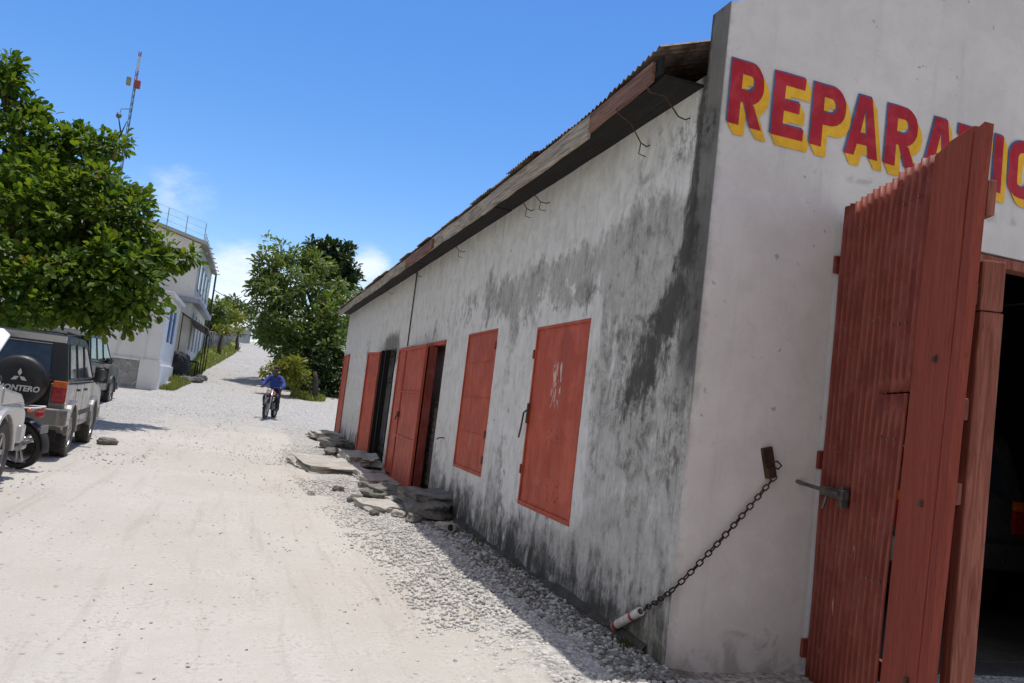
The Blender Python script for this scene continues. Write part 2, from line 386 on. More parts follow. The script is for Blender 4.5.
def mat_stone(name, a, c_, scale=3.):
    m, t, b = newmat(name); p = t.pos()
    n1 = t.noise(p, scale, 6, .65, .4); n2 = t.noise(p, scale*9, 5, .7); r = t.rnd()
    c = t.mix(t.ss(t.add(t.mul(n1, .5), t.add(t.mul(n2, .3), t.mul(r, .2))), .33, .67), C4(a), C4(c_))
    link(t, c, b, 'Base Color'); b.inputs['Roughness'].default_value = .92; b.inputs['Specular IOR Level'].default_value = .2
    link(t, t.bump(t.add(n1, t.mul(n2, .5)), .7, .03), b, 'Normal'); return m

def mat_leaf(name, cols, trans=.35, rough=.45, spec=.4):
    m, t, b = newmat(name); r = t.rnd(); p = t.pos()
    nd = t.nt.nodes.new('ShaderNodeValToRGB'); cr = nd.color_ramp
    while len(cr.elements) < len(cols): cr.elements.new(.5)
    for i, (ps, c) in enumerate(cols): cr.elements[i].position = ps; cr.elements[i].color = C4(c)
    n1 = t.noise(p, .9, 3)
    t.nt.links.new(t.add(t.mul(r, .75), t.mul(t.ss(n1, .3, .7), .25)), nd.inputs[0])
    link(t, nd.outputs[0], b, 'Base Color'); b.inputs['Roughness'].default_value = rough; b.inputs['Specular IOR Level'].default_value = spec
    tr = t.nt.nodes.new('ShaderNodeBsdfTranslucent')
    tc = t.n('ShaderNodeMix', {0: 1., 6: nd.outputs[0], 7: (1.5, 1.35, .5, 1)}, out=2, data_type='RGBA', blend_type='MULTIPLY')
    t.nt.links.new(tc, tr.inputs[0])
    mx = t.nt.nodes.new('ShaderNodeMixShader'); mx.inputs[0].default_value = trans
    t.nt.links.new(b.outputs[0], mx.inputs[1]); t.nt.links.new(tr.outputs[0], mx.inputs[2])
    t.nt.links.new(mx.outputs[0], t.nt.nodes['Material Output'].inputs[0]); return m

def mat_plain_wall(name, a, c_, scale=.8, streak=.3):
    m, t, b = newmat(name); p = t.pos()
    n1 = t.noise(p, scale, 6, .65, .4); n2 = t.noise(t.vscale(p, (1, 1, .12)), scale*4, 5, .65); n3 = t.noise(p, scale*20, 3)
    c = t.mix(t.ss(n1, .35, .65), C4(a), C4(c_))
    c = t.mix(t.mul(t.ss(n2, .52, .75), streak), c, C4([k*.45 for k in a]))
    link(t, c, b, 'Base Color'); b.inputs['Roughness'].default_value = .9
    link(t, t.bump(t.add(n1, t.mul(n3, .3)), .3, .02), b, 'Normal'); return m

def mat_rubble(name, a, c_, mortar, scale=3.2):
    m, t, b = newmat(name); p = t.pos()
    dn = t.n('ShaderNodeTexNoise', {'Vector': p, 'Scale': 3.}, out=1)
    pp = t.n('ShaderNodeVectorMath', {0: p, 1: t.vscale(dn, (.12, .12, .12))}, operation='ADD')
    v = t.nt.nodes.new('ShaderNodeTexVoronoi'); v.feature = 'DISTANCE_TO_EDGE'; v.inputs['Scale'].default_value = scale; t.nt.links.new(pp, v.inputs['Vector'])
    v2 = t.nt.nodes.new('ShaderNodeTexVoronoi'); v2.inputs['Scale'].default_value = scale; t.nt.links.new(pp, v2.inputs['Vector'])
    cc = t.n('ShaderNodeSeparateColor', {0: v2.outputs[1]})
    c = t.mix(cc, C4(a), C4(c_)); n = t.noise(p, 16., 4); c = t.mix(t.mul(t.ss(n, .45, .7), .4), c, C4([k*.5 for k in a]))
    e = t.ss(v.outputs[0], .02, .09); c = t.mix(e, C4(mortar), c)
    link(t, c, b, 'Base Color'); b.inputs['Roughness'].default_value = .95
    link(t, t.bump(t.add(e, t.mul(n, .3)), .9, .05), b, 'Normal'); return m

def glass_mat(name, col=(.02, .025, .03), rough=.06):
    m, t, b = newmat(name); n = t.noise(t.obj(), 5., 4)
    link(t, t.mix(t.ss(n, .3, .7), C4(col), C4([k*1.6+.004 for k in col])), b, 'Base Color')
    link(t, t.ss(n, .3, .7, rough, rough+.12), b, 'Roughness'); b.inputs['Specular IOR Level'].default_value = .6; return m

def mat_gate():
    m = mat_paint('oxide_red_sheet_paint', (.15, .019, .012), chip=.6, worn=(.36, .13, .10), scale=1.2, dirt=.35, rough=.48); t = NT(m.node_tree)
    b = m.node_tree.nodes['Principled BSDF']; src = b.inputs['Base Color'].links[0].from_socket
    pt = t.n('ShaderNodeNewGeometry', out=7); p = t.pos(); n = t.noise(t.vscale(p, (1, 1, .3)), 14., 5, .7)
    c = t.mix(t.mul(t.ss(pt, .505, .54), t.ss(n, .38, .60, .15, .65)), src, (.29, .075, .048, 1))      # ribs painted lighter, as rubbed paint and as light catching them
    sc = t.noise(t.vscale(p, (1, 1, .07)), 30., 4, .6); X, Y, Z = t.xyz(p)
    c = t.mix(t.mul(t.ss(sc, .66, .70), t.ss(Z, 1.5, .9, 0, .8)), c, (.45, .27, .24, 1))
    link(t, c, b, 'Base Color'); return m
M = dict(
 ground=mat_ground(), longwall=mat_long_wall(), front=mat_front_wall(),
 shutter=mat_paint('red_shutter_paint', (.43, .074, .036), chip=.12, dirt=.25),
 shutter_edge=mat_paint('dark_red_frame_paint', (.20, .032, .024), chip=.2),
 gate=mat_gate(),
 plank=mat_wood('red_painted_plank', (.225, .046, .030), (.285, .064, .044)),
 plank2=mat_wood('red_painted_stile', (.20, .062, .042), (.36, .135, .095)),
 oldwood=mat_wood('grey_fascia_wood', (.20, .165, .13), (.56, .48, .39), axis=1),
 redwood=mat_wood('red_grey_fascia_wood', (.13, .07, .05), (.30, .16, .115), axis=1),
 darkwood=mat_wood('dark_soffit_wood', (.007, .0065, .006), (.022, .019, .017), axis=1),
 rust=mat_rust('rust', (.05, .022, .014), (.15, .07, .04)),
 rust_d=mat_rust('dark_rust', (.022, .013, .010), (.075, .042, .028), rough=.7, metal=.4),
 roof=mat_rust('rusted_roof_sheet', (.09, .05, .035), (.30, .235, .19), metal=.3),
 steel=mat_rust('old_steel', (.10, .098, .095), (.20, .19, .18), rough=.45, metal=.8),
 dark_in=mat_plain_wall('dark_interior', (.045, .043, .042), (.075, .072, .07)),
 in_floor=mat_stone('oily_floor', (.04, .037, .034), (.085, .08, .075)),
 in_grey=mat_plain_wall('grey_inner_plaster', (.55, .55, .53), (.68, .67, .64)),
 red_l=mat_paint('sign_red', (.44, .012, .024), chip=.25, worn=(.5, .3, .3), scale=2, dirt=.15),
 yel_l=mat_paint('sign_yellow', (.86, .46, .018), chip=.12, worn=(.55, .5, .45), scale=2, dirt=.15),
 blu_l=mat_paint('sign_blue', (.055, .11, .26), chip=.3, worn=(.5, .5, .52), scale=2, dirt=.2),
 slab=mat_stone('concrete_slab', (.33, .315, .285), (.56, .535, .49)),
 rock=mat_stone('dark_rock', (.085, .08, .073), (.27, .26, .24)),
 footing=mat_stone('mossy_footing', (.035, .034, .028), (.12, .115, .10), 6.),
 gravel=mat_stone('crushed_limestone', (.46, .45, .435), (.72, .71, .685), 5.),
 gravel_shade=mat_stone('shade_dark_limestone', (.14, .135, .12), (.38, .37, .345), 5.),  # darker copy of the gravel, eave shade put into its colour
 gravel_l=mat_stone('pale_chips', (.36, .345, .32), (.58, .56, .53), 5.),
 pebble=mat_stone('brown_pebble', (.22, .195, .165), (.42, .385, .345), 5.),
 white_b=mat_plain_wall('white_house_paint', (.72, .715, .71), (.80, .795, .79)),
 pale_b=mat_plain_wall('pale_upper_paint', (.60, .595, .585), (.70, .695, .68)),
 band_b=mat_plain_wall('blue_grey_band', (.24, .27, .33), (.33, .36, .42)),
 blue=simple('blue_shutter_paint', (.035, .10, .30), .5),
 rubble=mat_rubble('rubble_base', (.30, .29, .285), (.44, .43, .42), (.52, .52, .52), 4.6),
 rubble_d=mat_rubble('dark_rubble', (.11, .105, .098), (.27, .26, .245), (.05, .05, .047), 2.4),
 conc=mat_plain_wall('plain_concrete', (.30, .30, .29), (.42, .41, .40)),
 bark=mat_wood('bark', (.06, .045, .035), (.17, .135, .105), scale=.5),
 bark_d=mat_wood('dark_bark', (.035, .028, .022), (.09, .072, .058), scale=.5),
 leaf_big=mat_leaf('almond_leaf', [(0., (.026, .058, .012)), (.4, (.072, .145, .022)), (.72, (.145, .23, .03)), (.9, (.19, .25, .04)), (.97, (.24, .19, .045)), (1., (.20, .085, .03))], .42, .5, .25),
 leaf_mid=mat_leaf('mango_leaf', [(0., (.06, .11, .03)), (.5, (.13, .20, .055)), (1., (.23, .30, .10))], .35),
 leaf_dark=mat_leaf('dark_leaf', [(0., (.014, .036, .011)), (.6, (.032, .066, .018)), (1., (.06, .10, .03))], .2),
 leaf_yel=mat_leaf('yellow_green_leaf', [(0., (.09, .13, .02)), (.5, (.19, .22, .035)), (1., (.29, .29, .06))], .4),
 leaf_far=mat_leaf('far_leaf', [(0., (.04, .085, .025)), (.6, (.09, .15, .04)), (1., (.16, .20, .06))], .3),
 grass=mat_leaf('grass_blade', [(0., (.11, .16, .035)), (.6, (.22, .27, .07)), (1., (.36, .34, .14))], .3, .7, .2),
 weed=mat_leaf('weed_blade', [(0., (.05, .06, .025)), (1., (.13, .12, .06))], .3, .7, .2),
 silver=simple('silver_paint', (.50, .50, .485), .32, .35, .12, 3., coat=.5),
 champagne=simple('champagne_paint', (.215, .21, .195), .35, .3, .15, 3., coat=.4),
 black=simple('black_paint', (.012, .014, .014), .42, 0, .3, 3., coat=.15, spec=.35),
 greygreen=simple('grey_green_paint', (.035, .042, .039), .4, .2, .2, 3., coat=.3),
 dark_car=simple('dark_car_paint', (.06, .064, .07), .3, .2, .3, 3., coat=.4),
 white_p=simple('white_paint', (.74, .75, .77), .4, 0, .06, 3.),
 rubber=simple('rubber', (.022, .021, .020), .85, 0, .4, 12.),
 rubber_dust=simple('dusty_rubber', (.075, .07, .062), .9, 0, .5, 9.),
 vinyl=simple('black_vinyl', (.014, .0145, .016), .42, 0, .3, 6.),
 trim=simple('dark_trim', (.03, .03, .031), .6, 0, .3, 6.),
 alloy=simple('alloy', (.42, .42, .42), .35, .85, .2, 10.),
 chrome=simple('chrome', (.6, .6, .6), .2, .95, .1, 10.),
 glass=glass_mat('dark_glass'), glass_b=glass_mat('bluish_glass', (.018, .03, .045)),
 mirror_g=simple('mirror_glass', (.10, .105, .11), .2, .6, .05),
 lamp_r=simple('red_lens', (.36, .012, .015), .2, 0, .2, 20., coat=.6),
 lamp_o=simple('orange_lens', (.62, .13, .015), .2, 0, .2, 20., coat=.6),
 lamp_c=simple('clear_lens', (.62, .63, .64), .12, .3, .1, 20., coat=.6),
 emblem=simple('emblem_silver', (.62, .62, .62), .45, .2, .06, 10.),
 moto_blue=simple('motorcycle_blue', (.02, .06, .16), .3, 0, .2, 8., coat=.5),
 moto_red=simple('motorcycle_red', (.40, .07, .035), .35, 0, .2, 8., coat=.5),
 engine=simple('engine_metal', (.14, .14, .14), .45, .7, .3, 20.),
 skin=simple('skin', (.075, .042, .028), .5, 0, .12, 12.),
 hair=simple('hair', (.012, .010, .009), .8, 0, .2, 40.),
 jacket=simple('blue_jacket', (.025, .06, .33), .8, 0, .3, 9.),
 pants=simple('dark_trousers', (.02, .021, .026), .85, 0, .3, 9.),
 shoe=simple('shoe_leather', (.025, .02, .017), .6, 0, .3, 9.),
 eye=simple('eye_white', (.6, .58, .55), .3, 0, .05, 9.),
 plast=simple('white_plastic_pipe', (.68, .65, .60), .45, 0, .2, 20.),
 plast_r=simple('red_tape', (.42, .03, .035), .5, 0, .25, 30.),
 mast_red=simple('mast_red', (.40, .07, .06), .6, 0, .2, 2.), mast_white=simple('mast_white', (.66, .64, .64), .6, 0, .1, 2.),
 mast_grey=simple('mast_grey', (.20, .19, .20), .6, .3, .2, 2.),
 wire=simple('black_wire', (.03, .03, .03), .7), zinc=mat_rust('zinc_sheet', (.13, .12, .115), (.27, .25, .235), rough=.55, metal=.5),
 cloth_d=simple('dark_tarp', (.02, .022, .028), .8),
)

# ------------------------------------------------------------------ ground sheet
def build_ground():
    def axis(segs):
        out = [segs[0][0]]
        for a, b, d in segs:
            n = max(1, int(round((b-a)/d))); out += list(a+(b-a)*(np.arange(n)+1)/n)
        return np.array(out)
    xs = axis([(-500, -60, 44), (-60, -16, 4), (-16, -6, .5), (-6, 5, .14), (5, 12, .6), (12, 60, 4), (60, 500, 44)])
    ys = axis([(-300, -12, 36), (-12, 2, .7), (2, 16, .12), (16, 34, .25), (34, 60, .5), (60, 110, 1.5), (110, 900, 40)])
    X, Y = np.meshgrid(xs, ys); Z = terr(X, Y)
    near = (np.abs(X) < 12) & (Y < 60) & (Y > -6)
    zz = np.zeros_like(Z)
    idx = np.argwhere(near)
    for i, j in idx:
        x, y = X[i, j], Y[i, j]
        a = .022*mnoise.noise(V(x*.9, y*.5, 0))+.012*mnoise.noise(V(x*3.1, y*3.1, 4))
        gb = .018*mnoise.noise(V(x*8, y*8, 9))
        gg = sstep(.9, 2.0, x)
        a += gb*gg
        if 26 < y: a += .03*mnoise.noise(V(x*1.2, y*.8, 2))
        zz[i, j] = a
    Z = Z+zz
    ny, nx = X.shape
    vs = np.stack([X, Y, Z], -1).reshape(-1, 3)
    i = np.arange(ny-1)[:, None]*nx+np.arange(nx-1)[None]
    fs = np.stack([i, i+1, i+nx+1, i+nx], -1).reshape(-1, 4)
    o = np_mesh('ground', vs, fs, 4, M['ground'], smooth=True)
    x, y = X.ravel(), Y.ravel()
    # gravel: strip along the wall, left margin among the cars, stony upper road
    gline = np.interp(y, [3, 6, 9.3, 12.7, 16, 22, 30], [1.85, 1.75, 1.55, 1.3, 1.15, 1.3, 1.4])
    gv = .95*sstep(-.25, .35, x-gline)+.6*sstep(-1.7, -3.4, x)+.62*sstep(16, 30, y)
    gr = sstep(.25, .9, left_edge(y)-x)*sstep(36.5, 39, y)+1.1*sstep(-4, -12, x)*sstep(38, 42, y)
    gr = np.maximum(gr, .9*sstep(.3, 1.2, x-right_edge(y))*sstep(37, 40, y)*(1-sstep(8, 10, x)))
    gr = np.maximum(gr, sstep(15, 25, np.abs(x))); gr = np.maximum(gr, .95*sstep(86, 96, y)*sstep(2, 4, np.abs(x)))
    gr = np.maximum(gr, .62*sstep(33.5, 34.5, y)*sstep(-1.9, -2.9, x)*(1-sstep(-4.2, -3.4, -x-0*y)) if False else 0)
    dirt_shade = .95*np.exp(-((x-2.62)/.36)**2)*(y < 25)*(y > 4.5)+.5*sstep(-5, -7.5, x)*(1-sstep(30, 34, y))  # wall-foot strip darkens the ground colour to strengthen the eave shadow
    for nm, a in (('gravel', gv), ('grass', gr), ('dirt', dirt_shade)):
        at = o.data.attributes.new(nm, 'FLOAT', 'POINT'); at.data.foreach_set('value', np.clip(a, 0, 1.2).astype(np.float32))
    return tag(o, kind='structure')
build_ground()

# loose stones (uncountable): gravel bank by the wall, pebbles over the track
ico = bmesh.new(); bmesh.ops.create_icosphere(ico, subdivisions=1, radius=1)
IV = np.array([v.co[:] for v in ico.verts]); IF = np.array([[v.index for v in f.verts] for f in ico.faces]); ico.free()
def stones(name, n, sampler, smin, smax, mat, label, flat=.65, power=2.2, sink=.15):
    P = []; 
    xs, ys = sampler(n); n = len(xs)
    s = smin+(smax-smin)*rng.random(n)**power
    zs = terr(xs, ys)+s*sink
    vs = IV[None]*(1+.35*(rng.random((n, len(IV), 1))-.5))
    sc = np.stack([s*(.7+.6*rng.random(n)), s*(.7+.6*rng.random(n)), s*flat*(.7+.5*rng.random(n))], -1)
    vs = vs*sc[:, None]
    a = rng.random(n)*2*PI; ca, sa = np.cos(a)[:, None], np.sin(a)[:, None]
    tl = (rng.random(n)-.5)[:, None]*.9
    x = vs[..., 0]*ca-vs[..., 1]*sa; y = vs[..., 0]*sa+vs[..., 1]*ca; z = vs[..., 2]+x*tl
    out = np.stack([x+xs[:, None], y+ys[:, None], z+zs[:, None]], -1).reshape(-1, 3)
    fs = (IF[None]+(np.arange(n)*len(IV))[:, None, None]).reshape(-1, 3)
    return tag(np_mesh(name, out, fs, 3, mat), label, kind='stuff')
def samp_bank(n):
    y = 3.2+(21-3.2)*rng.random(n)**1.7
    gl = np.interp(y, [3, 6, 9.3, 12.7, 16, 21], [1.85, 1.75, 1.6, 1.4, 1.2, 1.4])
    u = rng.random(n)
    x = gl-.45+(2.68-gl+.45)*u**.7
    return x, y
stones('gravel', 24000, samp_bank, .005, .024, M['gravel'], 'pale crushed limestone banked along the foot of the wall')
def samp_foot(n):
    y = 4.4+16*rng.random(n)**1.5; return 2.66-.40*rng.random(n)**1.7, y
stones('shade_gravel', 4500, samp_foot, .006, .026, M['gravel_shade'], 'gravel coloured darker to deepen the eave shadow at the foot of the wall', .6, 2.2, .45)  # stones darkened in colour to imitate shade beside the wall
def samp_edge(n):
    y = 2.6+17*rng.random(n)**1.4; gl = np.interp(y, [3, 6, 9.3, 12.7, 16, 21], [1.85, 1.75, 1.6, 1.4, 1.2, 1.4]); return gl-.1-.5*np.abs(rng.standard_normal(n)), y
stones('stray_gravel', 2600, samp_edge, .003, .014, M['gravel_l'], 'stray gravel thinning out towards the smooth track', .6, 2.5)
def samp_track(n):
    y = 2.4+24*rng.random(n)**1.6; x = -3.2+5.2*rng.random(n); return x, y
stones('pebbles', 3200, samp_track, .003, .011, M['pebble'], 'small brown pebbles scattered over the pale track', .5, 3., -.12)
def samp_left(n):
    y = 4+26*rng.random(n)**1.3; x = -1.3-3.6*rng.random(n)**.8; return x, y
stones('loose_stones', 2600, samp_left, .006, .028, M['gravel_l'], 'loose pale stones among the parked vehicles', .55, 3., -.05)
def samp_up(n):
    y = 13+44*rng.random(n)**1.05; le = np.maximum(left_edge(y), -3.4); x = le+rng.random(n)*(2.3-le); return x, y
stones('road_stones', 4200, samp_up, .007, .027, M['gravel_l'], 'cobbly white stones on the uphill part of the road', .5, 2., -.05)

# ================================================================== the repair shop
WX = 2.69; FY = 4.65
def fy(x): return FY+.0193*(x-WX)
SL = (WX, FY, 0)
shop = empty('repair_shop', SL)
tag(shop, 'long whitewashed repair shop with red shutters, rusty eave and painted gable lettering', 'building')
def spart(mb, name, mats, parent=None, **k):
    return mb.build(name, mats, parent or shop, off=SL, **k)

def wall_grid(us, zs, hole, out, inn, top=None, amp=.006):
    """us/zs cut lists; hole(uc,zc)->bool; out(u,z,d)/inn(u,z) -> points"""
    mb = MB(); nu, nz = len(us), len(zs); vid = {}
    def pt(i, j, s):
        k = (i, j, s)
        if k not in vid:
            u = us[i]; z = zs[j] if top is None else min(zs[j], top(u)) if j < nz-1 else top(u)
            if s == 0:
                d = amp*(mnoise.noise(V(u*1.1, z*1.1, 3))*1.6+mnoise.noise(V(u*4, z*4, 8))*.5)
                p = out(u, z, d)
            else: p = inn(u, z)
            vid[k] = len(mb.v); mb.v.append(tuple(p))
        return vid[k]
    solid = {}
    for i in range(nu-1):
        for j in range(nz-1):
            uc = (us[i]+us[i+1])/2; zc = (zs[j]+zs[j+1])/2
            zc_ok = top is None or zs[j] < top(uc)-1e-3 
            solid[i, j] = zc_ok and not hole(uc, zc)
    def face(*k): mb.f.append(tuple(k)); mb.mi.append(0)
    for (i, j), s in solid.items():
        if not s: continue
        for sd in (0, 1): face(pt(i, j, sd), pt(i+1, j, sd), pt(i+1, j+1, sd), pt(i, j+1, sd))
        for di, dj, a, b in ((-1, 0, (i, j), (i, j+1)), (1, 0, (i+1, j), (i+1, j+1)), (0, -1, (i, j), (i+1, j)), (0, 1, (i, j+1), (i+1, j+1))):
            if not solid.get((i+di, j+dj), False):
                face(pt(*a, 0), pt(*b, 0), pt(*b, 1), pt(*a, 1))
    return mb
def cuts(marks, step):
    marks = sorted(set(round(m, 4) for m in marks)); out = [marks[0]]
    for a, b in zip(marks, marks[1:]):
        n = max(1, int(round((b-a)/step))); out += [a+(b-a)*(k+1)/n for k in range(n)]
    return out
holes_l = [(6.43, 7.80, .60, 2.37), (9.20, 10.56, .70, 2.45), (11.85, 15.70, .04, 2.44), (16.16, 17.75, .1, 2.48), (24.12, 25.5, .16, 2.6)]
us = cuts([4.87, 25.72]+[h for q in holes_l for h in q[:2]], .22)
zs = cuts([-.4, 3.95]+[h for q in holes_l for h in q[2:]], .22)
hl = lambda u, z: any(a < u < b and c < z < d for a, b, c, d in holes_l)
spart(wall_grid(us, zs, hl, lambda u, z, d: (WX+d, u, z), lambda u, z: (WX+.24, u, z)), 'long_wall', M['longwall'])
gab = lambda x: 4.38+.36*(x-WX) if x < 6.7 else 4.38+.36*(10.71-x)
us = cuts([WX, 3.77, 6.3, 6.7, 10.71], .22); zs = cuts([-.4, 3.09, 4.3, 5.9], .22)
# front gable: columns are cut under the sloping parapet
fw = MB()
colz = cuts([-.4, 3.09, 4.36], .22)
def hf(u, z): return 3.77 < u < 6.3 and z < 3.09
fw = wall_grid(us, colz, hf, lambda u, z, d: (u, fy(u)+d*.8 if u > WX+.01 else fy(u), z), lambda u, z: (u, fy(u)+.22, z))
tri = [(WX, 4.36)]+[(u, gab(u)) for u in us]+[(10.71, 4.36)]
fw.prism(tri, lambda a, b: (a, fy(a), b), lambda a, b: (a, fy(a)+.22, b))
for k_, f_ in enumerate(fw.f):
    if all(fw.v[i][0] < WX+.001 for i in f_): fw.mi[k_] = 1
spart(fw, 'gable_wall', [M['front'], M['longwall']])
# rear and far walls, inner partitions, floor
mb = MB(); mb.box((2.93, 25.5, -.4), (10.71, 25.72, 3.95)); mb.box((10.5, 4.95, -.4), (10.71, 25.48, 3.95))
mb.prism([(2.93, 3.96), (6.7, 5.3), (10.71, 3.96)], lambda a, b: (a, 25.5, b), lambda a, b: (a, 25.72, b))
spart(mb, 'rear_wall', M['pale_b'])
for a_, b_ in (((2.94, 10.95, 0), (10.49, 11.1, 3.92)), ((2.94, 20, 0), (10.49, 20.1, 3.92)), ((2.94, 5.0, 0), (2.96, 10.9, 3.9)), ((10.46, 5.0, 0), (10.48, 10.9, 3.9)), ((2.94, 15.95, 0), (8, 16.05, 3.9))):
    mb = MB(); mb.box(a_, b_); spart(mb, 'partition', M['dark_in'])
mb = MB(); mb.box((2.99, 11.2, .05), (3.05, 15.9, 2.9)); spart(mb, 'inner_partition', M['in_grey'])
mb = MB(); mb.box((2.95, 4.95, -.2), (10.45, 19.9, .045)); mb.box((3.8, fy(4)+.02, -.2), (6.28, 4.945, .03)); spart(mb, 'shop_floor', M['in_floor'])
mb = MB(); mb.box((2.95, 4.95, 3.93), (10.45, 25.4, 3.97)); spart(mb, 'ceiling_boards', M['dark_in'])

# corrugated roof, two slopes, sheets slightly out of line
def roof_slope(sgn):
    mb = MB(); y = 4.9; k = 0
    while y < 25.75:
        wsh = .82; y1 = min(y+wsh, 25.8); n = 66
        ext = random.uniform(-.035, .05); lift = random.uniform(0, .012); sk = random.uniform(-.012, .012)
        vs = []
        for i in range(n+1):
            yy = y+(y1+.05-y)*i/n; wv = .011*math.sin(2*PI*yy/.078)
            for q, xx in enumerate((2.33-ext, 3.2, 4.6, 6.72)):
                z = 4.0+.36*(xx-2.34)+wv+lift+.004*(k % 2)+.09*max(0, (6.4-yy)/1.5)**1.4*(1 if sgn > 0 else 0)
                if q == 0: z += random.uniform(-.006, .004)
                vs.append((xx if sgn > 0 else 13.4-xx, yy+sk*(q == 0), z))
        fs = [(i*4+q, i*4+q+1, (i+1)*4+q+1, (i+1)*4+q) for i in range(n) for q in range(3)]
        mb.add(vs, fs); y = y1; k += 1
    return mb
rf = roof_slope(1); rf2 = roof_slope(-1); rf.add(rf2.v, rf2.f)
roof = spart(rf, 'roof', M['roof'], recalc=False)
md = roof.modifiers.new('thick', 'SOLIDIFY'); md.thickness = .0025
mb = MB(); mb.tube([(6.7, 4.9, 5.60), (6.7, 25.8, 5.60)], .06, 10); spart(mb, 'ridge_cap', M['roof'], roof, smooth=True)
# soffit boards, rafter tails, fascia
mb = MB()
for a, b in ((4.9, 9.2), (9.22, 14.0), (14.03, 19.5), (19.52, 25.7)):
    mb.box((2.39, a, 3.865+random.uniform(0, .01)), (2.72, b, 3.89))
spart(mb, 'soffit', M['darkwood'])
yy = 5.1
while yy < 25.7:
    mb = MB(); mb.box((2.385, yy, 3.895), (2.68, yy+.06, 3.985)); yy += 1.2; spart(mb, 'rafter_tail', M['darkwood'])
fas = [(5.02, 6.75, 3.85, 4.0, 2.345, 'redwood', -.02), (6.1, 9.3, 3.775, 3.965, 2.335, 'oldwood', -.01), (9.32, 12.2, 3.785, 3.97, 2.343, 'oldwood', .012), (12.0, 14.2, 3.77, 3.93, 2.31, 'redwood', .0),
       (12.22, 16.9, 3.79, 3.97, 2.345, 'oldwood', 0), (16.92, 21.2, 3.78, 3.96, 2.34, 'oldwood', .02), (21.22, 25.75, 3.79, 3.97, 2.345, 'oldwood', -.02)]
for (a, b, z0, z1, x, mt, tw) in fas:
    mb = MB(); n = 10; vs = []
    for i in range(n+1):
        yy = a+(b-a)*i/n; dz = .012*mnoise.noise(V(yy*.9, a, 1))+tw*(i/n-.5)
        bt = .02*mnoise.noise(V(yy*2.7, a, 5))
        for (xx, zz) in ((x, z0+dz+bt), (x+.028, z0+dz+bt), (x+.028, z1+dz), (x, z1+dz)): vs.append((xx, yy, zz))
    fs = [(i*4+q, i*4+(q+1) % 4, (i+1)*4+(q+1) % 4, (i+1)*4+q) for i in range(n) for q in range(4)]+[(0, 1, 2, 3), (n*4+3, n*4+2, n*4+1, n*4)]
    mb.add(vs, fs); spart(mb, 'fascia_board', M[mt], bevel=.004)
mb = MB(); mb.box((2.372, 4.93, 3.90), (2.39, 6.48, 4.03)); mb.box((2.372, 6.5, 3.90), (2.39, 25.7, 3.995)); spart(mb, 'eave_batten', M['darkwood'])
for yy in (5.05, 5.55, 8.0, 8.3, 11.4, 14.4, 17.6):
    dy = random.uniform(-.12, .12); z0 = random.uniform(3.64, 3.72)
    mb = MB(); mb.tube([(2.71, yy+dy, z0+.03), (2.66, yy+dy, z0), (2.60, yy+dy*.8, z0+.01), (2.48, yy+dy*.4, z0+.13), (2.36, yy, 3.81), (2.33, yy, 3.85)], .0055, 6)
    if random.random() < .6: mb.tube([(2.60, yy+dy*.8, z0+.01), (2.60, yy+dy*.8+.02, z0-.07), (2.66, yy+dy, z0-.08)], .0045, 6)
    spart(mb, 'eave_bracket', M['rust'], smooth=True)
# conduit running down the wall, footing ledge, corner rubble
mb = MB(); mb.tube([(2.672, 14.93, 3.86), (2.672, 14.95, 2.46)], .012, 8); spart(mb, 'conduit', M['trim'])
mb = MB(); mb.tube([(2.70, 11.2, 1.02), (2.62, 11.22, 1.02), (2.60, 11.3, .99)], .009, 6); spart(mb, 'iron_stub', M['rust'])
mb = MB(); n = 70; vs = []
for i in range(n+1):
    yy = 4.9+(11.6-4.9)*i/n
    wd = .03+.05*max(0, mnoise.noise(V(yy*1.3, 1, 0))+.35)+.02*mnoise.noise(V(yy*6, 2, 0)); hh = .03+.10*max(0, mnoise.noise(V(yy*.9+3, 4, 0))+.25)+.02*mnoise.noise(V(yy*7, 5, 0))
    vs += [(WX+.02, yy, -.2), (WX-wd-.03, yy, -.2), (WX-wd, yy, hh*.7), (WX-wd*.3, yy, hh+.03), (WX+.02, yy, hh+.05)]
mb.add(vs, [(i*5+q, i*5+q+1, (i+1)*5+q+1, (i+1)*5+q) for i in range(n) for q in range(4)]); spart(mb, 'footing', M['footing'])

# shutters and doors ------------------------------------------------
def mat_marked():
    m = mat_paint('red_shutter_paint_marked', (.43, .074, .036), chip=.12, dirt=.25); t = NT(m.node_tree)
    b = m.node_tree.nodes['Principled BSDF']; src = b.inputs['Base Color'].links[0].from_socket
    p = t.pos(); X, Y, Z = t.xyz(p); n = t.noise(t.vscale(p, (1, 2.2, .8)), 11., 4, .6, .6); n2 = t.noise(p, 26., 3)
    a = t.mul(t.mul(t.ss(Y, 6.98, 7.03), t.ss(Y, 7.27, 7.22)), t.mul(t.ss(Z, 1.55, 1.64), t.ss(Z, 2.02, 1.97)))
    c = t.mix(t.mul(t.mul(a, t.ss(n, .50, .56)), .85), src, (.62, .55, .53, 1))
    s = t.mul(t.mul(t.ss(Y, 6.7, 6.8), t.ss(Y, 7.55, 7.4)), t.ss(Z, 1.05, .85)); s = t.mul(s, t.ss(Z, .68, .78))
    s2 = t.mul(t.mul(t.ss(Y, 6.85, 6.95), t.ss(Y, 7.35, 7.2)), t.mul(t.ss(Z, 1.2, 1.3), t.ss(Z, 1.62, 1.5)))
    c = t.mix(t.mul(t.mul(t.math('MAXIMUM', s, t.mul(s2, .8)), t.ss(n2, .60, .64)), .9), c, (.07, .022, .016, 1))
    link(t, c, b, 'Base Color'); return m
M['shutter_m'] = mat_marked()
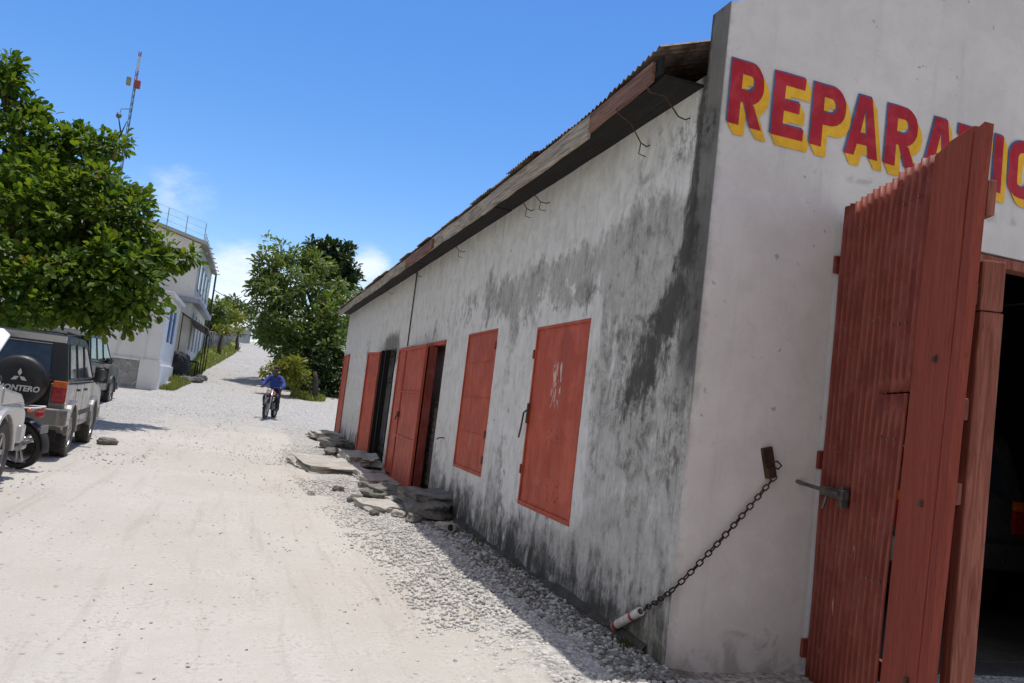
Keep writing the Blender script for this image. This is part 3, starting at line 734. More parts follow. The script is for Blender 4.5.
def shutter(y0, y1, z0, z1, mt, ribs, label):
    root = MB(); root.box((WX+.012, y0+.012, z0+.012), (WX+.03, y1-.012, z1-.012))
    for zr in ribs: root.box((WX+.004, y0+.04, zr-.006), (WX+.0115, y1-.04, zr+.006))
    s = spart(root, 'window_shutter', mt, bevel=.003); s['label'] = label
    fr = MB(); e = .028
    for a, b in (((y0+.002, z0+.002), (y0+e, z1-.002)), ((y1-e, z0+.002), (y1-.002, z1-.002)), ((y0+e, z0+.002), (y1-e, z0+e+.015)), ((y0+e, z1-e), (y1-e, z1-.002))):
        fr.box((WX-.004, a[0], a[1]), (WX+.011, b[0], b[1]))
    spart(fr, 'shutter_frame', M['shutter'], s, bevel=.003)
    return s
s1 = shutter(6.43, 7.80, .60, 2.37, M['shutter_m'], (), 'plain red shutter with scraped white marks and rust spots')
s2 = shutter(9.20, 10.56, .70, 2.45, M['shutter'], (1.18, 1.62, 2.06), 'red shutter with three horizontal seams')
mb = MB(); mb.tube([(2.67, 7.79, 1.53), (2.645, 7.80, 1.50), (2.645, 7.83, 1.36), (2.655, 7.90, 1.25)], .010, 6); mb.box((2.672, 7.76, 1.40), (2.685, 7.80, 1.60)); spart(mb, 'latch', M['rust'], s1)
for zz in (.9, 2.05):
    mb = MB(); mb.box((2.672, 7.785, zz), (2.685, 7.815, zz+.09)); spart(mb, 'hinge', M['shutter_edge'], s1, bevel=.003)
for zz in (.85, 1.15, 2.2):
    mb = MB(); mb.box((2.668, 9.195, zz), (2.685, 9.222, zz+.09)); spart(mb, 'hinge', M['shutter_edge'], s2, bevel=.003)

def leaf(p0, p1, z0, z1, name='door_leaf', ribs=(), th=.02, label=None, padlock=None):
    p0 = Vector((p0[0], p0[1], 0)); p1 = Vector((p1[0], p1[1], 0)); d = (p1-p0); L = d.length; d.normalize(); nrm = V(-d.y, d.x, 0)
    if nrm.x > 0: nrm = -nrm
    Mx = Matrix(((d.x, nrm.x, 0, p0.x), (d.y, nrm.y, 0, p0.y), (0, 0, 1, 0), (0, 0, 0, 1)))
    mb = MB(); mb.box((0, -th, z0), (L, 0, z1), Mx); o = spart(mb, name, M['shutter'], bevel=.003)
    fr = MB(); e = .05
    for a, b in (((0, z0), (e, z1)), ((L-e, z0), (L, z1)), ((e, z0), (L-e, z0+e)), ((e, z1-e), (L-e, z1))): fr.box((a[0], .001, a[1]), (b[0], .022, b[1]), Mx)
    for zr in ribs: fr.box((e, .001, zr-.02), (L-e, .018, zr+.02), Mx)
    spart(fr, 'leaf_frame', M['shutter'], o, bevel=.003)
    if padlock:
        u, z = padlock; pb = MB(); pb.box((u, .023, z-.05), (u+.09, .045, z+.04), Mx); pb.tube([Mx @ V(u+.02, .05, z-.03), Mx @ V(u+.02, .06, z-.1), Mx @ V(u+.07, .06, z-.1), Mx @ V(u+.07, .05, z-.03)], .01, 6)
        spart(pb, 'padlock_hasp', M['rust'], o)
    if label: o['label'] = label
    return o
leaf((2.675, 14.30), (2.675, 15.68), .12, 2.44, label='fixed outer leaf of the double door')
lw = leaf((2.58, 14.42), (2.555, 12.55), .03, 2.385, ribs=(.85, 1.62), label='wide door leaf standing ajar with two cross ribs', padlock=(.02, 1.22))
mb = MB(); mb.box((2.60, 12.54, .05), (2.72, 12.58, 2.36)); mb.box((2.70, 12.58, .05), (2.73, 12.70, 2.36)); spart(mb, 'door_return', M['shutter_edge'], lw, bevel=.003)
mb = MB(); mb.box((2.672, 11.86, 2.375), (2.76, 15.69, 2.432)); mb.box((2.70, 11.855, .06), (2.76, 11.90, 2.37)); mb.box((2.70, 15.64, .06), (2.76, 15.69, 2.37)); spart(mb, 'door_frame', M['shutter'], bevel=.003)
mb = MB(); pts = [(2.80, 12.0, .2), (2.80, 12.0, 1.40), (2.80, 12.05, 1.47), (2.80, 12.15, 1.5), (2.80, 12.75, 1.5), (2.80, 12.85, 1.47), (2.80, 12.9, 1.4), (2.80, 12.9, .2)]
mb.tube(pts, .018, 8)
for k in range(-14, 10):
    for s_ in (1, -1):
        a = []; y0 = 12.0+k*.1
        seg = [(y0+q*.05 if s_ > 0 else 12.9-(k*.1+q*.05), .22+q*.1) for q in range(26)]
        seg = [(a_, b_) for a_, b_ in seg if 12.0 <= a_ <= 12.9 and b_ < 1.49]
        if len(seg) > 1: mb.tube([(2.80, seg[0][0], seg[0][1]), (2.80, seg[-1][0], seg[-1][1])], .004, 4)
spart(mb, 'mesh_gate', M['steel'], smooth=False)
lb = leaf((2.60, 17.62), (2.46, 18.52), .2, 2.43, label='door leaf folded back against the wall beside the sooty doorway')
mb = MB(); mb.box((2.60, 17.50, .2), (2.68, 17.58, 2.46)); mb.box((2.66, 17.3, .2), (2.76, 17.42, 2.46)); spart(mb, 'sooty_door_post', M['darkwood'])
leaf((2.68, 24.14), (2.68, 25.48), .2, 2.58, ribs=(1.4,), label='closed red door at the far end of the wall')

# painted lettering -------------------------------------------------
def arc(cx, cy, rx, ry, a0, a1, n=7): return [(cx+rx*math.cos(R(a0+(a1-a0)*i/n)), cy+ry*math.sin(R(a0+(a1-a0)*i/n))) for i in range(n+1)]
# each letter: list of quads-strips as outer polygon + optional hole polygon, unit cell: width w, height 1
def ring(outer, inner):  # same count, open or closed strip
    return ('ring', outer, inner)
def LR(wd, st=.30):
    bowl_o = [(0, 1)]+[(wd*.55, 1)]+arc(wd*.62, .74, wd*.38, .26, 90, -90, 10)+[(wd*.5, .48), (0, .40)]
    return bowl_o
def letter(ch):
    """returns (list of simple polygons, advance width) in a cell of height 1"""
    if ch in 'RP':
        wd = .62; s = .21
        o = [(s, 1), (.36, 1)]+arc(.36, .70, .26, .30, 80, 0, 5)+[(.62, .66)]+arc(.36, .66, .26, .30, 0, -80, 5)+[(.36, .36), (s, .36)]
        i = [(s, .80), (.34, .80)]+arc(.34, .70, .10, .10, 80, 0, 5)+[(.44, .66)]+arc(.34, .66, .10, .10, 0, -80, 5)+[(.34, .56), (s, .56)]
        polys = [[(0, 0), (s, 0), (s, 1), (0, 1)]]
        for k in range(len(o)-1): polys.append([o[k], i[k], i[k+1], o[k+1]])
        if ch == 'R': polys.append([(.27, .36), (.42, 0), (.63, 0), (.46, .36)])
        return polys, wd
    if ch == 'E':
        return [[(0, 0), (.21, 0), (.21, 1), (0, 1)], [(.21, .81), (.58, .81), (.58, 1), (.21, 1)], [(.21, .41), (.50, .41), (.50, .59), (.21, .59)], [(.21, 0), (.60, 0), (.60, .19), (.21, .19)]], .6
    if ch == 'A':
        return [[(0, 0), (.21, 0), (.27, .20), (.32, .38), (.42, .82), (.42, 1), (.24, 1)][:6]+[(.25, 1)], [(.42, 1), (.42, .82), (.42, .80), (.47, .38), (.51, .20), (.55, 0), (.76, 0), (.55, 1)], [(.27, .20), (.51, .20), (.47, .38), (.32, .38)]], .76
    if ch == 'T':
        return [[(0, .80), (.68, .80), (.68, 1), (0, 1)], [(.235, 0), (.445, 0), (.445, .80), (.235, .80)]], .68
    if ch == 'I':
        return [[(0, 0), (.21, 0), (.21, 1), (0, 1)]], .21
    if ch == 'O':
        wd = .64
        def rr(x0, y0, x1, y1, r):
            return arc(x1-r, y1-r, r, r, 0, 90, 4)+arc(x0+r, y1-r, r, r, 90, 180, 4)+arc(x0+r, y0+r, r, r, 180, 270, 4)+arc(x1-r, y0+r, r, r, 270, 360, 4)
        o = rr(0, 0, wd, 1, .26); i = rr(.2, .2, wd-.2, .8, .10)
        return [[o[k], i[k], i[(k+1) % len(o)], o[(k+1) % len(o)]] for k in range(len(o))], wd
    if ch == 'N':
        return [[(0, 0), (.2, 0), (.2, 1), (0, 1)], [(.46, 0), (.66, 0), (.66, 1), (.46, 1)], [(.2, .97), (.2, .60), (.46, .03), (.46, .40)]], .66
LET = [('R', 2.745, 3.005), ('E', 3.085, 3.345), ('P', 3.405, 3.685), ('A', 3.70, 3.985), ('R', 4.045, 4.325), ('A', 4.385, 4.675), ('T', 4.70, 4.995), ('I', 5.06, 5.145), ('O', 5.215, 5.50), ('N', 5.58, 5.87)]
lt = MB()
def jig(a, b, k): return .006*mnoise.noise(V(a*7, b*7, k))+.003*mnoise.noise(V(a*23, b*23, k))
for idx, (ch, x0, x1) in enumerate(LET):
    polys, wd = letter(ch); sx = (x1-x0)/wd; z0, hgt = 3.555, .44
    if ch == 'A': z0 = 3.555
    def put(dx, dz, dep, mi, grow=0.):
        for pl in polys:
            cx_ = sum(p[0] for p in pl)/len(pl); cy_ = sum(p[1] for p in pl)/len(pl)
            q = []
            for a, b in pl:
                X = x0+a*sx+dx; Z = z0+b*hgt+dz; X += jig(X, Z, 1+mi); Z += jig(X, Z, 2+mi)
                q.append((X, fy(X)-.0085-dep, Z))
            lt.add(q, [tuple(range(len(q)))], mi)
    for s_ in range(8):
        k = (s_+1)/8; put(.047*k, -.068*k, .0002+.00006*(8-s_), 1)
    put(-.011, .009, .0010, 2); put(0, 0, .0016, 0)
spart(lt, 'sign_lettering', [M['red_l'], M['yel_l'], M['blu_l']], recalc=False)

# big corrugated gate, open towards the street ----------------------
HG = V(3.74, 4.645, 0); GU = V(-.294, -.956, 0).normalized(); ang = math.atan2(GU.y, GU.x)
GN = V(GU.y, -GU.x, 0)          # outer face normal (towards the street)
gate_mb = MB()                  # local: x along the leaf, y = -outer normal side .. use explicit matrix
MG = Matrix(((GU.x, GN.x, 0, HG.x), (GU.y, GN.y, 0, HG.y), (0, 0, 1, 0), (0, 0, 0, 1)))
for z in (.25, 1.45, 2.75): gate_mb.box((.04, -.075, z), (1.36, -.056, z+.12), MG)
gate_mb.box((.02, -.075, .05), (.12, -.02, 3.1), MG)
gate = spart(gate_mb, 'gate', M['plank2'], bevel=.006); gate['label'] = 'tall red gate leaf of corrugated sheet and planks, swung open'
MGP = MG @ Matrix(((1, 0, .055, -.055*3.17), (0, 1, 0, 0), (0, 0, 1, 0), (0, 0, 0, 1)))
MGS = MG @ Matrix(((1, 0, .02, -.02*2.6), (0, 1, 0, 0), (0, 0, 1, 0), (0, 0, 0, 1)))
def sheet(u0, u1, z0, z1, off, tilt=0., ph=0., bulge=0., nz=14, cut=None):
    mb = MB(); n = int((u1-u0)/.0085); vs = []
    for j in range(nz+1):
        zf = j/nz
        for i in range(n+1):
            u = u0+(u1-u0)*i/n; x = ((u+ph) % .086)/.086
            rib = math.exp(-((x-.5)/.15)**2)
            zt = z1+(cut(u) if cut else 0); z = z0+(zt-z0)*zf
            d = off+.026*rib+.010*mnoise.noise(V(u*2.5, z*1.3, 2))+bulge*math.sin(PI*zf)*(i/n)**2
            uu = u+tilt*(z-z0)+.055*(z-3.17)*u/1.2+.003*mnoise.noise(V(u*3, z*2.2, 6))
            vs.append(MG @ V(uu, d, z))
    mb.add(vs, [(j*(n+1)+i, j*(n+1)+i+1, (j+1)*(n+1)+i+1, (j+1)*(n+1)+i) for j in range(nz) for i in range(n)])
    o = spart(mb, 'corrugated_sheet', M['gate'], gate, smooth=True, recalc=False)
    md = o.modifiers.new('thick', 'SOLIDIFY'); md.thickness = .0015
    return o
sheet(.005, .86, -.03, 3.16, .0, cut=lambda u: .012*mnoise.noise(V(u*7, 0, 0))-.05*math.exp(-(u/.03)**2), nz=24)
sheet(.774, 1.185, 1.86, 3.17, .008, tilt=.004, ph=0, cut=lambda u: .02*mnoise.noise(V(u*9, 3, 0)))
sheet(.774, 1.175, -.04, 1.85, .005, tilt=.006, ph=0, bulge=.012)
def plank(u0, u1, z0, z1, n0, n1, mt='plank', seed=0, rag=.015):
    mb = MB(); k = 20; vs = []
    for i in range(k+1):
        z = z0+(z1-z0)*i/k; a = .004*mnoise.noise(V(z*1.5, seed, 0)); b = .004*mnoise.noise(V(z*1.9, seed+5, 0)); c = .003*mnoise.noise(V(z*1.3, seed+9, 0))
        tp = 0
        for (u, n_) in ((u0+a, n0+c), (u1+b, n0+c), (u1+b, n1+c), (u0+a, n1+c)):
            vs.append(MGP @ V(u, n_, z+(random.uniform(-rag, rag) if i == k else 0)))
    fs = [(i*4+q, i*4+(q+1) % 4, (i+1)*4+(q+1) % 4, (i+1)*4+q) for i in range(k) for q in range(4)]+[(3, 2, 1, 0), (k*4, k*4+1, k*4+2, k*4+3)]
    mb.add(vs, fs); return spart(mb, 'plank', M[mt], gate, bevel=.005)
plank(1.12, 1.26, -.03, 3.13, -.055, -.025, seed=7)
plank(1.195, 1.335, -.02, 3.165, -.024, .018, seed=1)
plank(1.342, 1.575, -.03, 3.185, -.03, .028, seed=2)
plank(1.578, 1.665, -.03, 3.17, -.028, .022, seed=3)
# inner stile standing off the leaf on spacer blocks
st = MB()
def stile_piece(z0, z1, a=0): st.box((1.43, -.225+a, z0), (1.53, -.105+a, z1), MGS)
stile_piece(-.03, 2.27); stile_piece(2.275, 2.53, .006)
spart(st, 'stile', M['plank2'], gate, bevel=.01)
for z in (.3, 1.30, 1.72, 2.3): sp = MB(); sp.box((1.44, -.102, z), (1.51, -.058, z+.11), MGS); spart(sp, 'spacer_block', M['plank2'], gate, bevel=.008)
sp = MB(); sp.box((1.56, -.075, 2.72), (1.64, -.032, 2.90), MGS); spart(sp, 'spacer_block', M['plank2'], gate, bevel=.008)
for (u, z) in ((1.46, 1.28), (1.45, 2.02), (1.50, .4)):
    mb = MB(); mb.ell(MGP @ V(u, .031, z), (.014, .014, .014), 8, 6); mb.cbox(MGP @ V(u, .029, z), (.03, .03, .03), Matrix.Rotation(ang, 3, 'Z')); spart(mb, 'bolt_head', M['rust'], gate)
for z in (.9, 1.5, 2.3, 2.95):
    for k in range(1, 11):
        u = .086*k+.043-.0+.0
        if random.random() < .6: mb = MB(); mb.ell(MG @ V(u+.055*(z-3.17)*u/1.2, .021, z+random.uniform(-.02, .02)), (.007, .007, .007), 6, 4); spart(mb, 'screw_head', M['steel'], gate)
for z in (2.25, 1.6, .8, 2.95):
    for u in (.92, 1.0, 1.09): mb = MB(); mb.ell(MG @ V(u+.055*(z-3.17)*u/1.2, .029, z+random.uniform(-.01, .01)), (.007, .007, .007), 6, 4); spart(mb, 'screw_head', M['steel'], gate)
mb = MB(); mb.box((.16, .03, 1.20), (.50, .075, 1.26), MG); mb.box((.42, .02, 1.15), (.47, .065, 1.28), MG); mb.tube([MG @ V(.46, .08, 1.23), MG @ V(.08, .14, 1.25), MG @ V(.0, .22, 1.27)], .014, 8); mb.tube([MG @ V(.28, .08, 1.2), MG @ V(.28, .10, 1.12)], .012, 6)
spart(mb, 'slide_bolt', M['steel'], gate, bevel=.003)
for z in (2.70, 1.36, .12):
    mb = MB(); mb.box((3.69, fy(3.7)-.03, z), (3.745, fy(3.7)-.004, z+.12)); mb.tube([(3.74, fy(3.7)-.02, z-.005), (3.74, fy(3.7)-.02, z+.125)], .014, 8); spart(mb, 'gate_hinge', M['shutter_edge'], gate, bevel=.004)
mb = MB(); mb.box((3.775, fy(4)+.03, .02), (3.83, fy(4)+.13, 3.08)); mb.box((3.83, fy(4)+.03, 3.0), (6.29, fy(5)+.13, 3.075)); spart(mb, 'gate_frame', M['plank2'], bevel=.006)
# jagged plaster edge by the gate
mb = MB(); n = 30; vs = []
for i in range(n+1):
    z = .05+3.0*i/n; a = 3.735+.012*mnoise.noise(V(z*5, 0, 0))
    vs += [(a-.03, fy(3.7)-.007, z), (a+.01, fy(3.7)-.007, z), (a+.01, fy(3.7)+.01, z)]
mb.add(vs, [(i*3+q, i*3+q+1, (i+1)*3+q+1, (i+1)*3+q) for i in range(n) for q in range(2)]); spart(mb, 'plaster_edge', M['front'])
# rusty hasp plate on the gable
mb = MB(); rot = Matrix.Rotation(R(-16), 3, 'Y')
mb.cbox((3.305, fy(3.3)-.018, 1.365), (.075, .03, .20), rot); mb.cbox((3.31, fy(3.3)-.04, 1.30), (.05, .03, .07), rot)
mb.tube([(3.31, fy(3.3)-.035, 1.37), (3.345, fy(3.3)-.055, 1.38), (3.375, fy(3.3)-.06, 1.355), (3.36, fy(3.3)-.05, 1.33), (3.33, fy(3.3)-.045, 1.34)], .007, 6)
spart(mb, 'hasp', M['rust_d'], bevel=.004)

# chain hanging from the hasp, ending in a white pipe sleeve ---------
ch = empty('chain', (3.36, 4.60, 1.28)); tag(ch, 'rusty chain with white pipe sleeve looped from gable hasp to wall corner', 'chain')
CP = [V(3.345, 4.615, 1.285), V(3.21, 4.615, 1.116), V(3.015, 4.61, .888), V(2.872, 4.608, .728), V(2.736, 4.606, .585), V(2.66, 4.625, .50), V(2.65, 4.78, .395), V(2.65, 4.94, .305)]
def catmull(P, n):
    out = []
    for i in range(len(P)-1):
        p0 = P[max(i-1, 0)]; p1 = P[i]; p2 = P[i+1]; p3 = P[min(i+2, len(P)-1)]
        for k in range(n):
            t_ = k/n; out.append(.5*((2*p1)+(p2-p0)*t_+(2*p0-5*p1+4*p2-p3)*t_**2+(3*p1-p0-3*p2+p3)*t_**3))
    return out+[P[-1]]
cv = catmull(CP, 30); acc = [0]
for a, b in zip(cv, cv[1:]): acc.append(acc[-1]+(b-a).length)
def at_len(s):
    i = int(np.searchsorted(acc, s)); i = min(max(i, 1), len(cv)-1); f = (s-acc[i-1])/max(1e-6, acc[i]-acc[i-1]); return cv[i-1].lerp(cv[i], f)
pitch = .042; n = int(acc[-1]/pitch); mb = MB()
for k in range(n):
    c = at_len((k+.5)*pitch); d = (at_len((k+.9)*pitch)-at_len((k+.1)*pitch)).normalized()
    u = d.cross(V(0, 0, 1)).normalized(); v_ = u.cross(d)
    r = R(45+(90 if k % 2 else 0)+random.uniform(-14, 14)); a = u*math.cos(r)+v_*math.sin(r)
    L, Wd = .032, .0155; pts = []
    for q in range(13):
        an = 2*PI*q/12; pts.append(c+d*(L*.5*(1 if math.cos(an) > 0 else -1)*.5+math.cos(an)*.0155)+a*(math.sin(an)*Wd))
    mb.tube(pts, .0052, 6, cap=False)
mb.build('links', M['rust_d'], ch, off=tuple(ch.location), smooth=True)
a = V(2.648, 4.955, .295); b = V(2.65, 5.315, .10); d = (b-a).normalized()
q = d.to_track_quat('X', 'Z').to_matrix().to_4x4(); Ms = Matrix.Translation(a) @ q; L = (b-a).length
mb = MB(); mb.lathe([(.020, .0), (.030, .002), (.030, L), (.024, L+.001), (.022, L-.04)], Ms, 18); sl_ = mb.build('pipe_sleeve', M['plast'], ch, off=tuple(ch.location), smooth=False)
for pr in ([(.0312, L-.055), (.0312, L-.01)], [(.0312, .10), (.0314, .13)]): mb = MB(); mb.lathe(pr, Ms, 18); mb.build('red_tape', M['plast_r'], sl_, off=tuple(ch.location))
mb = MB(); mb.tube([b, V(2.645, 5.45, .06), V(2.635, 5.7, .055), V(2.63, 6.0, .05)], .006, 6); mb.build('tie_wire', M['rust'], ch, off=tuple(ch.location))

# ================================================================== vehicles
def text_mesh(txt, size, ext=.004, bold=.0, shear=0.):
    c = bpy.data.curves.new('txt', 'FONT'); c.body = txt; c.size = size; c.extrude = ext; c.offset = bold; c.shear = shear; c.align_x = 'CENTER'; c.resolution_u = 3
    o = bpy.data.objects.new('txt', c); COL.objects.link(o); bpy.context.view_layer.update()
    me = bpy.data.meshes.new_from_object(o.evaluated_get(bpy.context.evaluated_depsgraph_get()))
    vs = [v.co.copy() for v in me.vertices]; fs = [tuple(p.vertices) for p in me.polygons]
    bpy.data.objects.remove(o); bpy.data.curves.remove(c); bpy.data.meshes.remove(me); return vs, fs
def wheel(parent, c, r=.37, wd=.23, spokes=6, tyre='rubber_dust', out=1, thin=False):
    x, y, z = c; Mx = Matrix.Translation(V(x, y, z)) @ Matrix.Rotation(0 if out > 0 else PI, 4, 'Z')
    a = MB(); h = wd/2; ri = r*(.80 if thin else .62)
    a.lathe([(ri, -h*.8), (r*.9, -h), (r*.975, -h*.85), (r, -h*.5), (r, h*.5), (r*.975, h*.85), (r*.9, h), (ri, h*.8), (ri, -h*.8)], Mx, 36)
    if not thin:
        for k in range(30):
            an = 2*PI*k/30
            for s_ in (-.55, .55): a.cbox(Mx @ V(s_*h, r*math.cos(an), r*math.sin(an)), (h*.6, .04, .014), Matrix.Rotation(an-PI/2, 3, 'X'))
    wo = a.build('wheel', M[tyre], parent, off=None)
    b = MB(); b.lathe([(ri, -h*.7), (ri, h*.82), (ri*.93, h*.84), (ri*.9, h*.3), (ri*.9, -h*.7)], Mx, 36)
    if thin:
        for s_ in range(3):
            an = 2*PI*s_/3+.4
            for q in (-.16, .16): b.tube([Mx @ V(0, .05*math.cos(an+q*3), .05*math.sin(an+q*3)), Mx @ V(0, ri*.95*math.cos(an+q), ri*.95*math.sin(an+q))], .016, 6)
        b.lathe([(.0, -.05), (.07, -.05), (.07, .05), (.0, .05)], Mx, 16)
    else:
        b.lathe([(ri*.9, h*.05), (.001, h*.12)], Mx, 24)
        for s_ in range(spokes):
            an = 2*PI*s_/spokes
            b.cbox(Mx @ V(h*.55, ri*.5*math.cos(an), ri*.5*math.sin(an)), (h*.35, ri*.85, ri*.26), Matrix.Rotation(an, 3, 'X'))
        b.lathe([(.001, h*.85), (ri*.22, h*.82), (ri*.26, h*.4)], Mx, 16)
    b.build('rim', M['alloy'], wo)
    return wo
def suv(name, label, loc, rz, body='champagne', upper='black', rear='black', emblem=False, open_hood=False, slats=False, group=None, flare=False, spare=True, big_mirror=True):
    t_ = empty(name, loc, rz); tag(t_, label, 'car', group)
    HW = .87
    def arch(cy, r=.44, n=12): return [(cy+r*math.cos(PI*k/n), .36+r*math.sin(PI*k/n)) for k in range(n+1)]
    low = [(0, .52), (-.01, .8), (0, 1.12), (3.3, 1.13), (4.25, 1.04), (4.5, .92), (4.56, .7), (4.52, .45)]+arch(3.5)+[(3.0, .42), (1.28, .42)]+arch(.8)
    if open_hood: low = [(0, .52), (-.01, .8), (0, 1.12), (3.3, 1.13), (3.32, .92), (4.4, .86), (4.53, .8), (4.56, .7), (4.52, .45)]+arch(3.5)+[(3.0, .42), (1.28, .42)]+arch(.8)
    mb = MB(); mb.prism(low, lambda a, b: (-HW, a, b), lambda a, b: (HW, a, b)); bo = mb.build('body', M[body], t_, bevel=.03, seg=3)
    if open_hood:
        for sx in (-1, 1):
            mb = MB(); mb.prism([(3.34, .9), (3.34, 1.11), (4.2, 1.02), (4.45, .9)], lambda a, b: (sx*.70, a, b), lambda a, b: (sx*.872, a, b)); mb.build('fender', M[body], t_, bevel=.03, seg=3)
    xs_ = lambda z: HW-.005-(max(z, 1.12)-1.12)*.17
    cab = [(0.01, 1.122), (.06, 1.32), (.15, 1.72), (.28, 1.82), (.6, 1.855), (2.2, 1.85), (2.45, 1.80), (3.28, 1.132)]
    mb = MB(); mb.prism(cab, lambda a, b: (-xs_(b), a, b), lambda a, b: (xs_(b), a, b)); mb.build('cabin', M[upper], t_, bevel=.03, seg=3)
    wins = [[(.22, 1.2), (.33, 1.70), (.98, 1.73), (.98, 1.2)], [(1.07, 1.2), (1.07, 1.73), (1.80, 1.73), (1.80, 1.2)], [(1.90, 1.2), (1.90, 1.73), (2.36, 1.71), (2.98, 1.2)]]
    for sx in (-1, 1):
        for wv in wins:
            mb = MB(); mb.prism(wv, lambda a, b: (sx*(xs_(b)-.01), a, b), lambda a, b: (sx*(xs_(b)+.006), a, b)); mb.build('side_window', M['glass_b' if not slats else 'glass'], t_)
            fr = MB(); n_ = len(wv)
            for k in range(n_):
                p, q = wv[k], wv[(k+1) % n_]; fr.tube([(sx*(xs_(p[1])+.006), p[0], p[1]), (sx*(xs_(q[1])+.006), q[0], q[1])], .013, 6)
            fr.build('window_trim', M['trim' if body != 'silver' else body], t_)
        mb = MB(); mb.box((sx*HW-.014, .42, .60), (sx*HW+.014, 3.05, .68)); 
        mb.build('side_molding', M['trim'], t_, bevel=.006)
        for yy in (1.15, 2.0):
            mb = MB(); mb.box((sx*(HW+.012)-.012, yy, 1.0), (sx*(HW+.012)+.012, yy+.17, 1.035)); mb.build('door_handle', M['trim'], t_, bevel=.005)
        for yy in (1.03, 1.85, 3.0):
            mb = MB(); mb.box((sx*HW-.004, yy, .46), (sx*HW+.0025, yy+.008, 1.13)); mb.build('door_gap', M['trim'], t_)
        for cy in (.8, 3.5):      # arch flares
            mb = MB(); pts = []; r0 = .445
            fl = .05 if flare or True else .02
            for k in range(13):
                an = PI*k/12; pts.append((cy+math.cos(an)*r0, .36+math.sin(an)*r0))
            o_ = [(cy+math.cos(PI*k/12)*(r0+.065), .36+math.sin(PI*k/12)*(r0+.065)) for k in range(13)]
            poly = pts+o_[::-1]
            mb.prism(poly, lambda a, b: (sx*(HW-.02), a, b), lambda a, b: (sx*(HW+fl), a, b)); mb.build('wheel_arch', M[body], t_, bevel=.015)
        for cy in (.8, 3.5): wheel(t_, (sx*(HW-.08), cy, .37), out=sx)
        mb = MB(); mb.box((sx*HW-.20*(sx > 0)-.0*(sx < 0), .32, .14), (sx*HW+.20*(sx < 0), .335, .50)); mb.build('mud_flap', M['rubber'], t_)
        mb = MB(); c = V(sx*(HW+.14), 2.78, 1.28) if big_mirror else V(sx*(HW+.07), 2.2, 1.2); mb.cbox(c, (.22 if big_mirror else .15, .11, .27 if big_mirror else .15)); mb.tube([V(sx*(HW-.03), 2.82, 1.18), V(sx*(HW+.08), 2.8, 1.22)], .03, 8)
        mo = mb.build('mirror', M['trim'], t_, bevel=.035, seg=3); mb = MB(); mb.ell(c+V(0, -.07, 0), (.095 if big_mirror else .06, .02, .115 if big_mirror else .06), 12, 6); mb.build('mirror_glass', M['mirror_g'], mo, smooth=True)
        mb = MB(); mb.tube([(sx*.66, .5, 1.85), (sx*.66, .6, 1.90), (sx*.66, 2.0, 1.90), (sx*.66, 2.1, 1.85)], .016, 8); mb.build('roof_rail', M['trim'], t_, smooth=True)
        mb = MB(); mb.box((sx*.68 if sx > 0 else -.872, -.035, .84), (.872 if sx > 0 else -.68, .03, 1.06), m=0); mb.box((sx*.68 if sx > 0 else -.872, -.035, 1.062), (.872 if sx > 0 else -.68, .03, 1.16), m=1); mb.build('tail_light', [M['lamp_r'], M['lamp_o']], t_, bevel=.012)
        mb = MB(); mb.box((sx*.60 if sx > 0 else -.84, 4.50, .74), (.84 if sx > 0 else -.60, 4.56, .90)); mb.build('headlight', M['lamp_c'], t_, bevel=.02)
    # tailgate, rear glass, bumpers
    mb = MB(); mb.prism([(-.66, .60), (-.66, 1.16), (-.60, 1.18), (.60, 1.18), (.66, 1.16), (.66, .60)], lambda a, b: (a, .01, b), lambda a, b: (a, -.022, b)); mb.build('tailgate', M[rear], t_, bevel=.012)
    yr = lambda z: .01+.05*(z-1.122)/.2 if z < 1.32 else .06+.09*(z-1.32)/.4
    mb = MB(); gp = [(-.62, 1.22), (-.57, 1.68), (.57, 1.68), (.62, 1.22)]
    mb.add([(a, yr(b)-.008, b) for a, b in gp]+[(-.605, yr(1.32)-.008, 1.32), (.605, yr(1.32)-.008, 1.32)], [(0, 4, 5, 3), (4, 1, 2, 5)]); mb.build('rear_window', M['glass_b'], t_)
    mb = MB(); mb.tube([(-.62, yr(1.22)-.008, 1.22), (-.57, yr(1.68)-.008, 1.68), (.57, yr(1.68)-.008, 1.68), (.62, yr(1.22)-.008, 1.22), (-.62, yr(1.22)-.008, 1.22)], .014, 6); mb.build('window_seal', M['trim'], t_)
    mb = MB(); mb.prism([(-.93, .30), (-.93, -.06), (-.84, -.15), (.84, -.15), (.93, -.06), (.93, .30), (.86, .30), (.86, .0), (-.86, .0), (-.86, .30)], lambda a, b: (a, b, .50), lambda a, b: (a, b, .76)); mb.build('rear_bumper', M[body], t_, bevel=.03, seg=3)
    mb = MB(); mb.box((-.5, -.14, .763), (.5, -.01, .775)); mb.build('bumper_step', M['trim'], t_, bevel=.004)
    mb = MB(); mb.prism([(-.90, 4.3), (-.90, 4.55), (-.8, 4.64), (.8, 4.64), (.90, 4.55), (.90, 4.3)], lambda a, b: (a, b, .42), lambda a, b: (a, b, .64)); mb.build('front_bumper', M[body], t_, bevel=.03, seg=3)
    mb = MB(); mb.add([(xs_(1.2)*.95*s_, 3.28-(z-1.132)*1.243+.012, z) for s_, z in ((-1, 1.18), (1, 1.18), (.93, 1.74), (-.93, 1.74))], [(0, 1, 2, 3)]); mb.build('windscreen', M['glass_b'], t_)
    mb = MB(); mb.box((-.78, .2, .26), (.78, 4.2, .46)); mb.build('underbody', M['rubber'], t_)
    mb = MB(); mb.box((-.26, -.165, .58), (.06, -.152, .70)); mb.build('number_plate', M['white_p'], t_, bevel=.003)
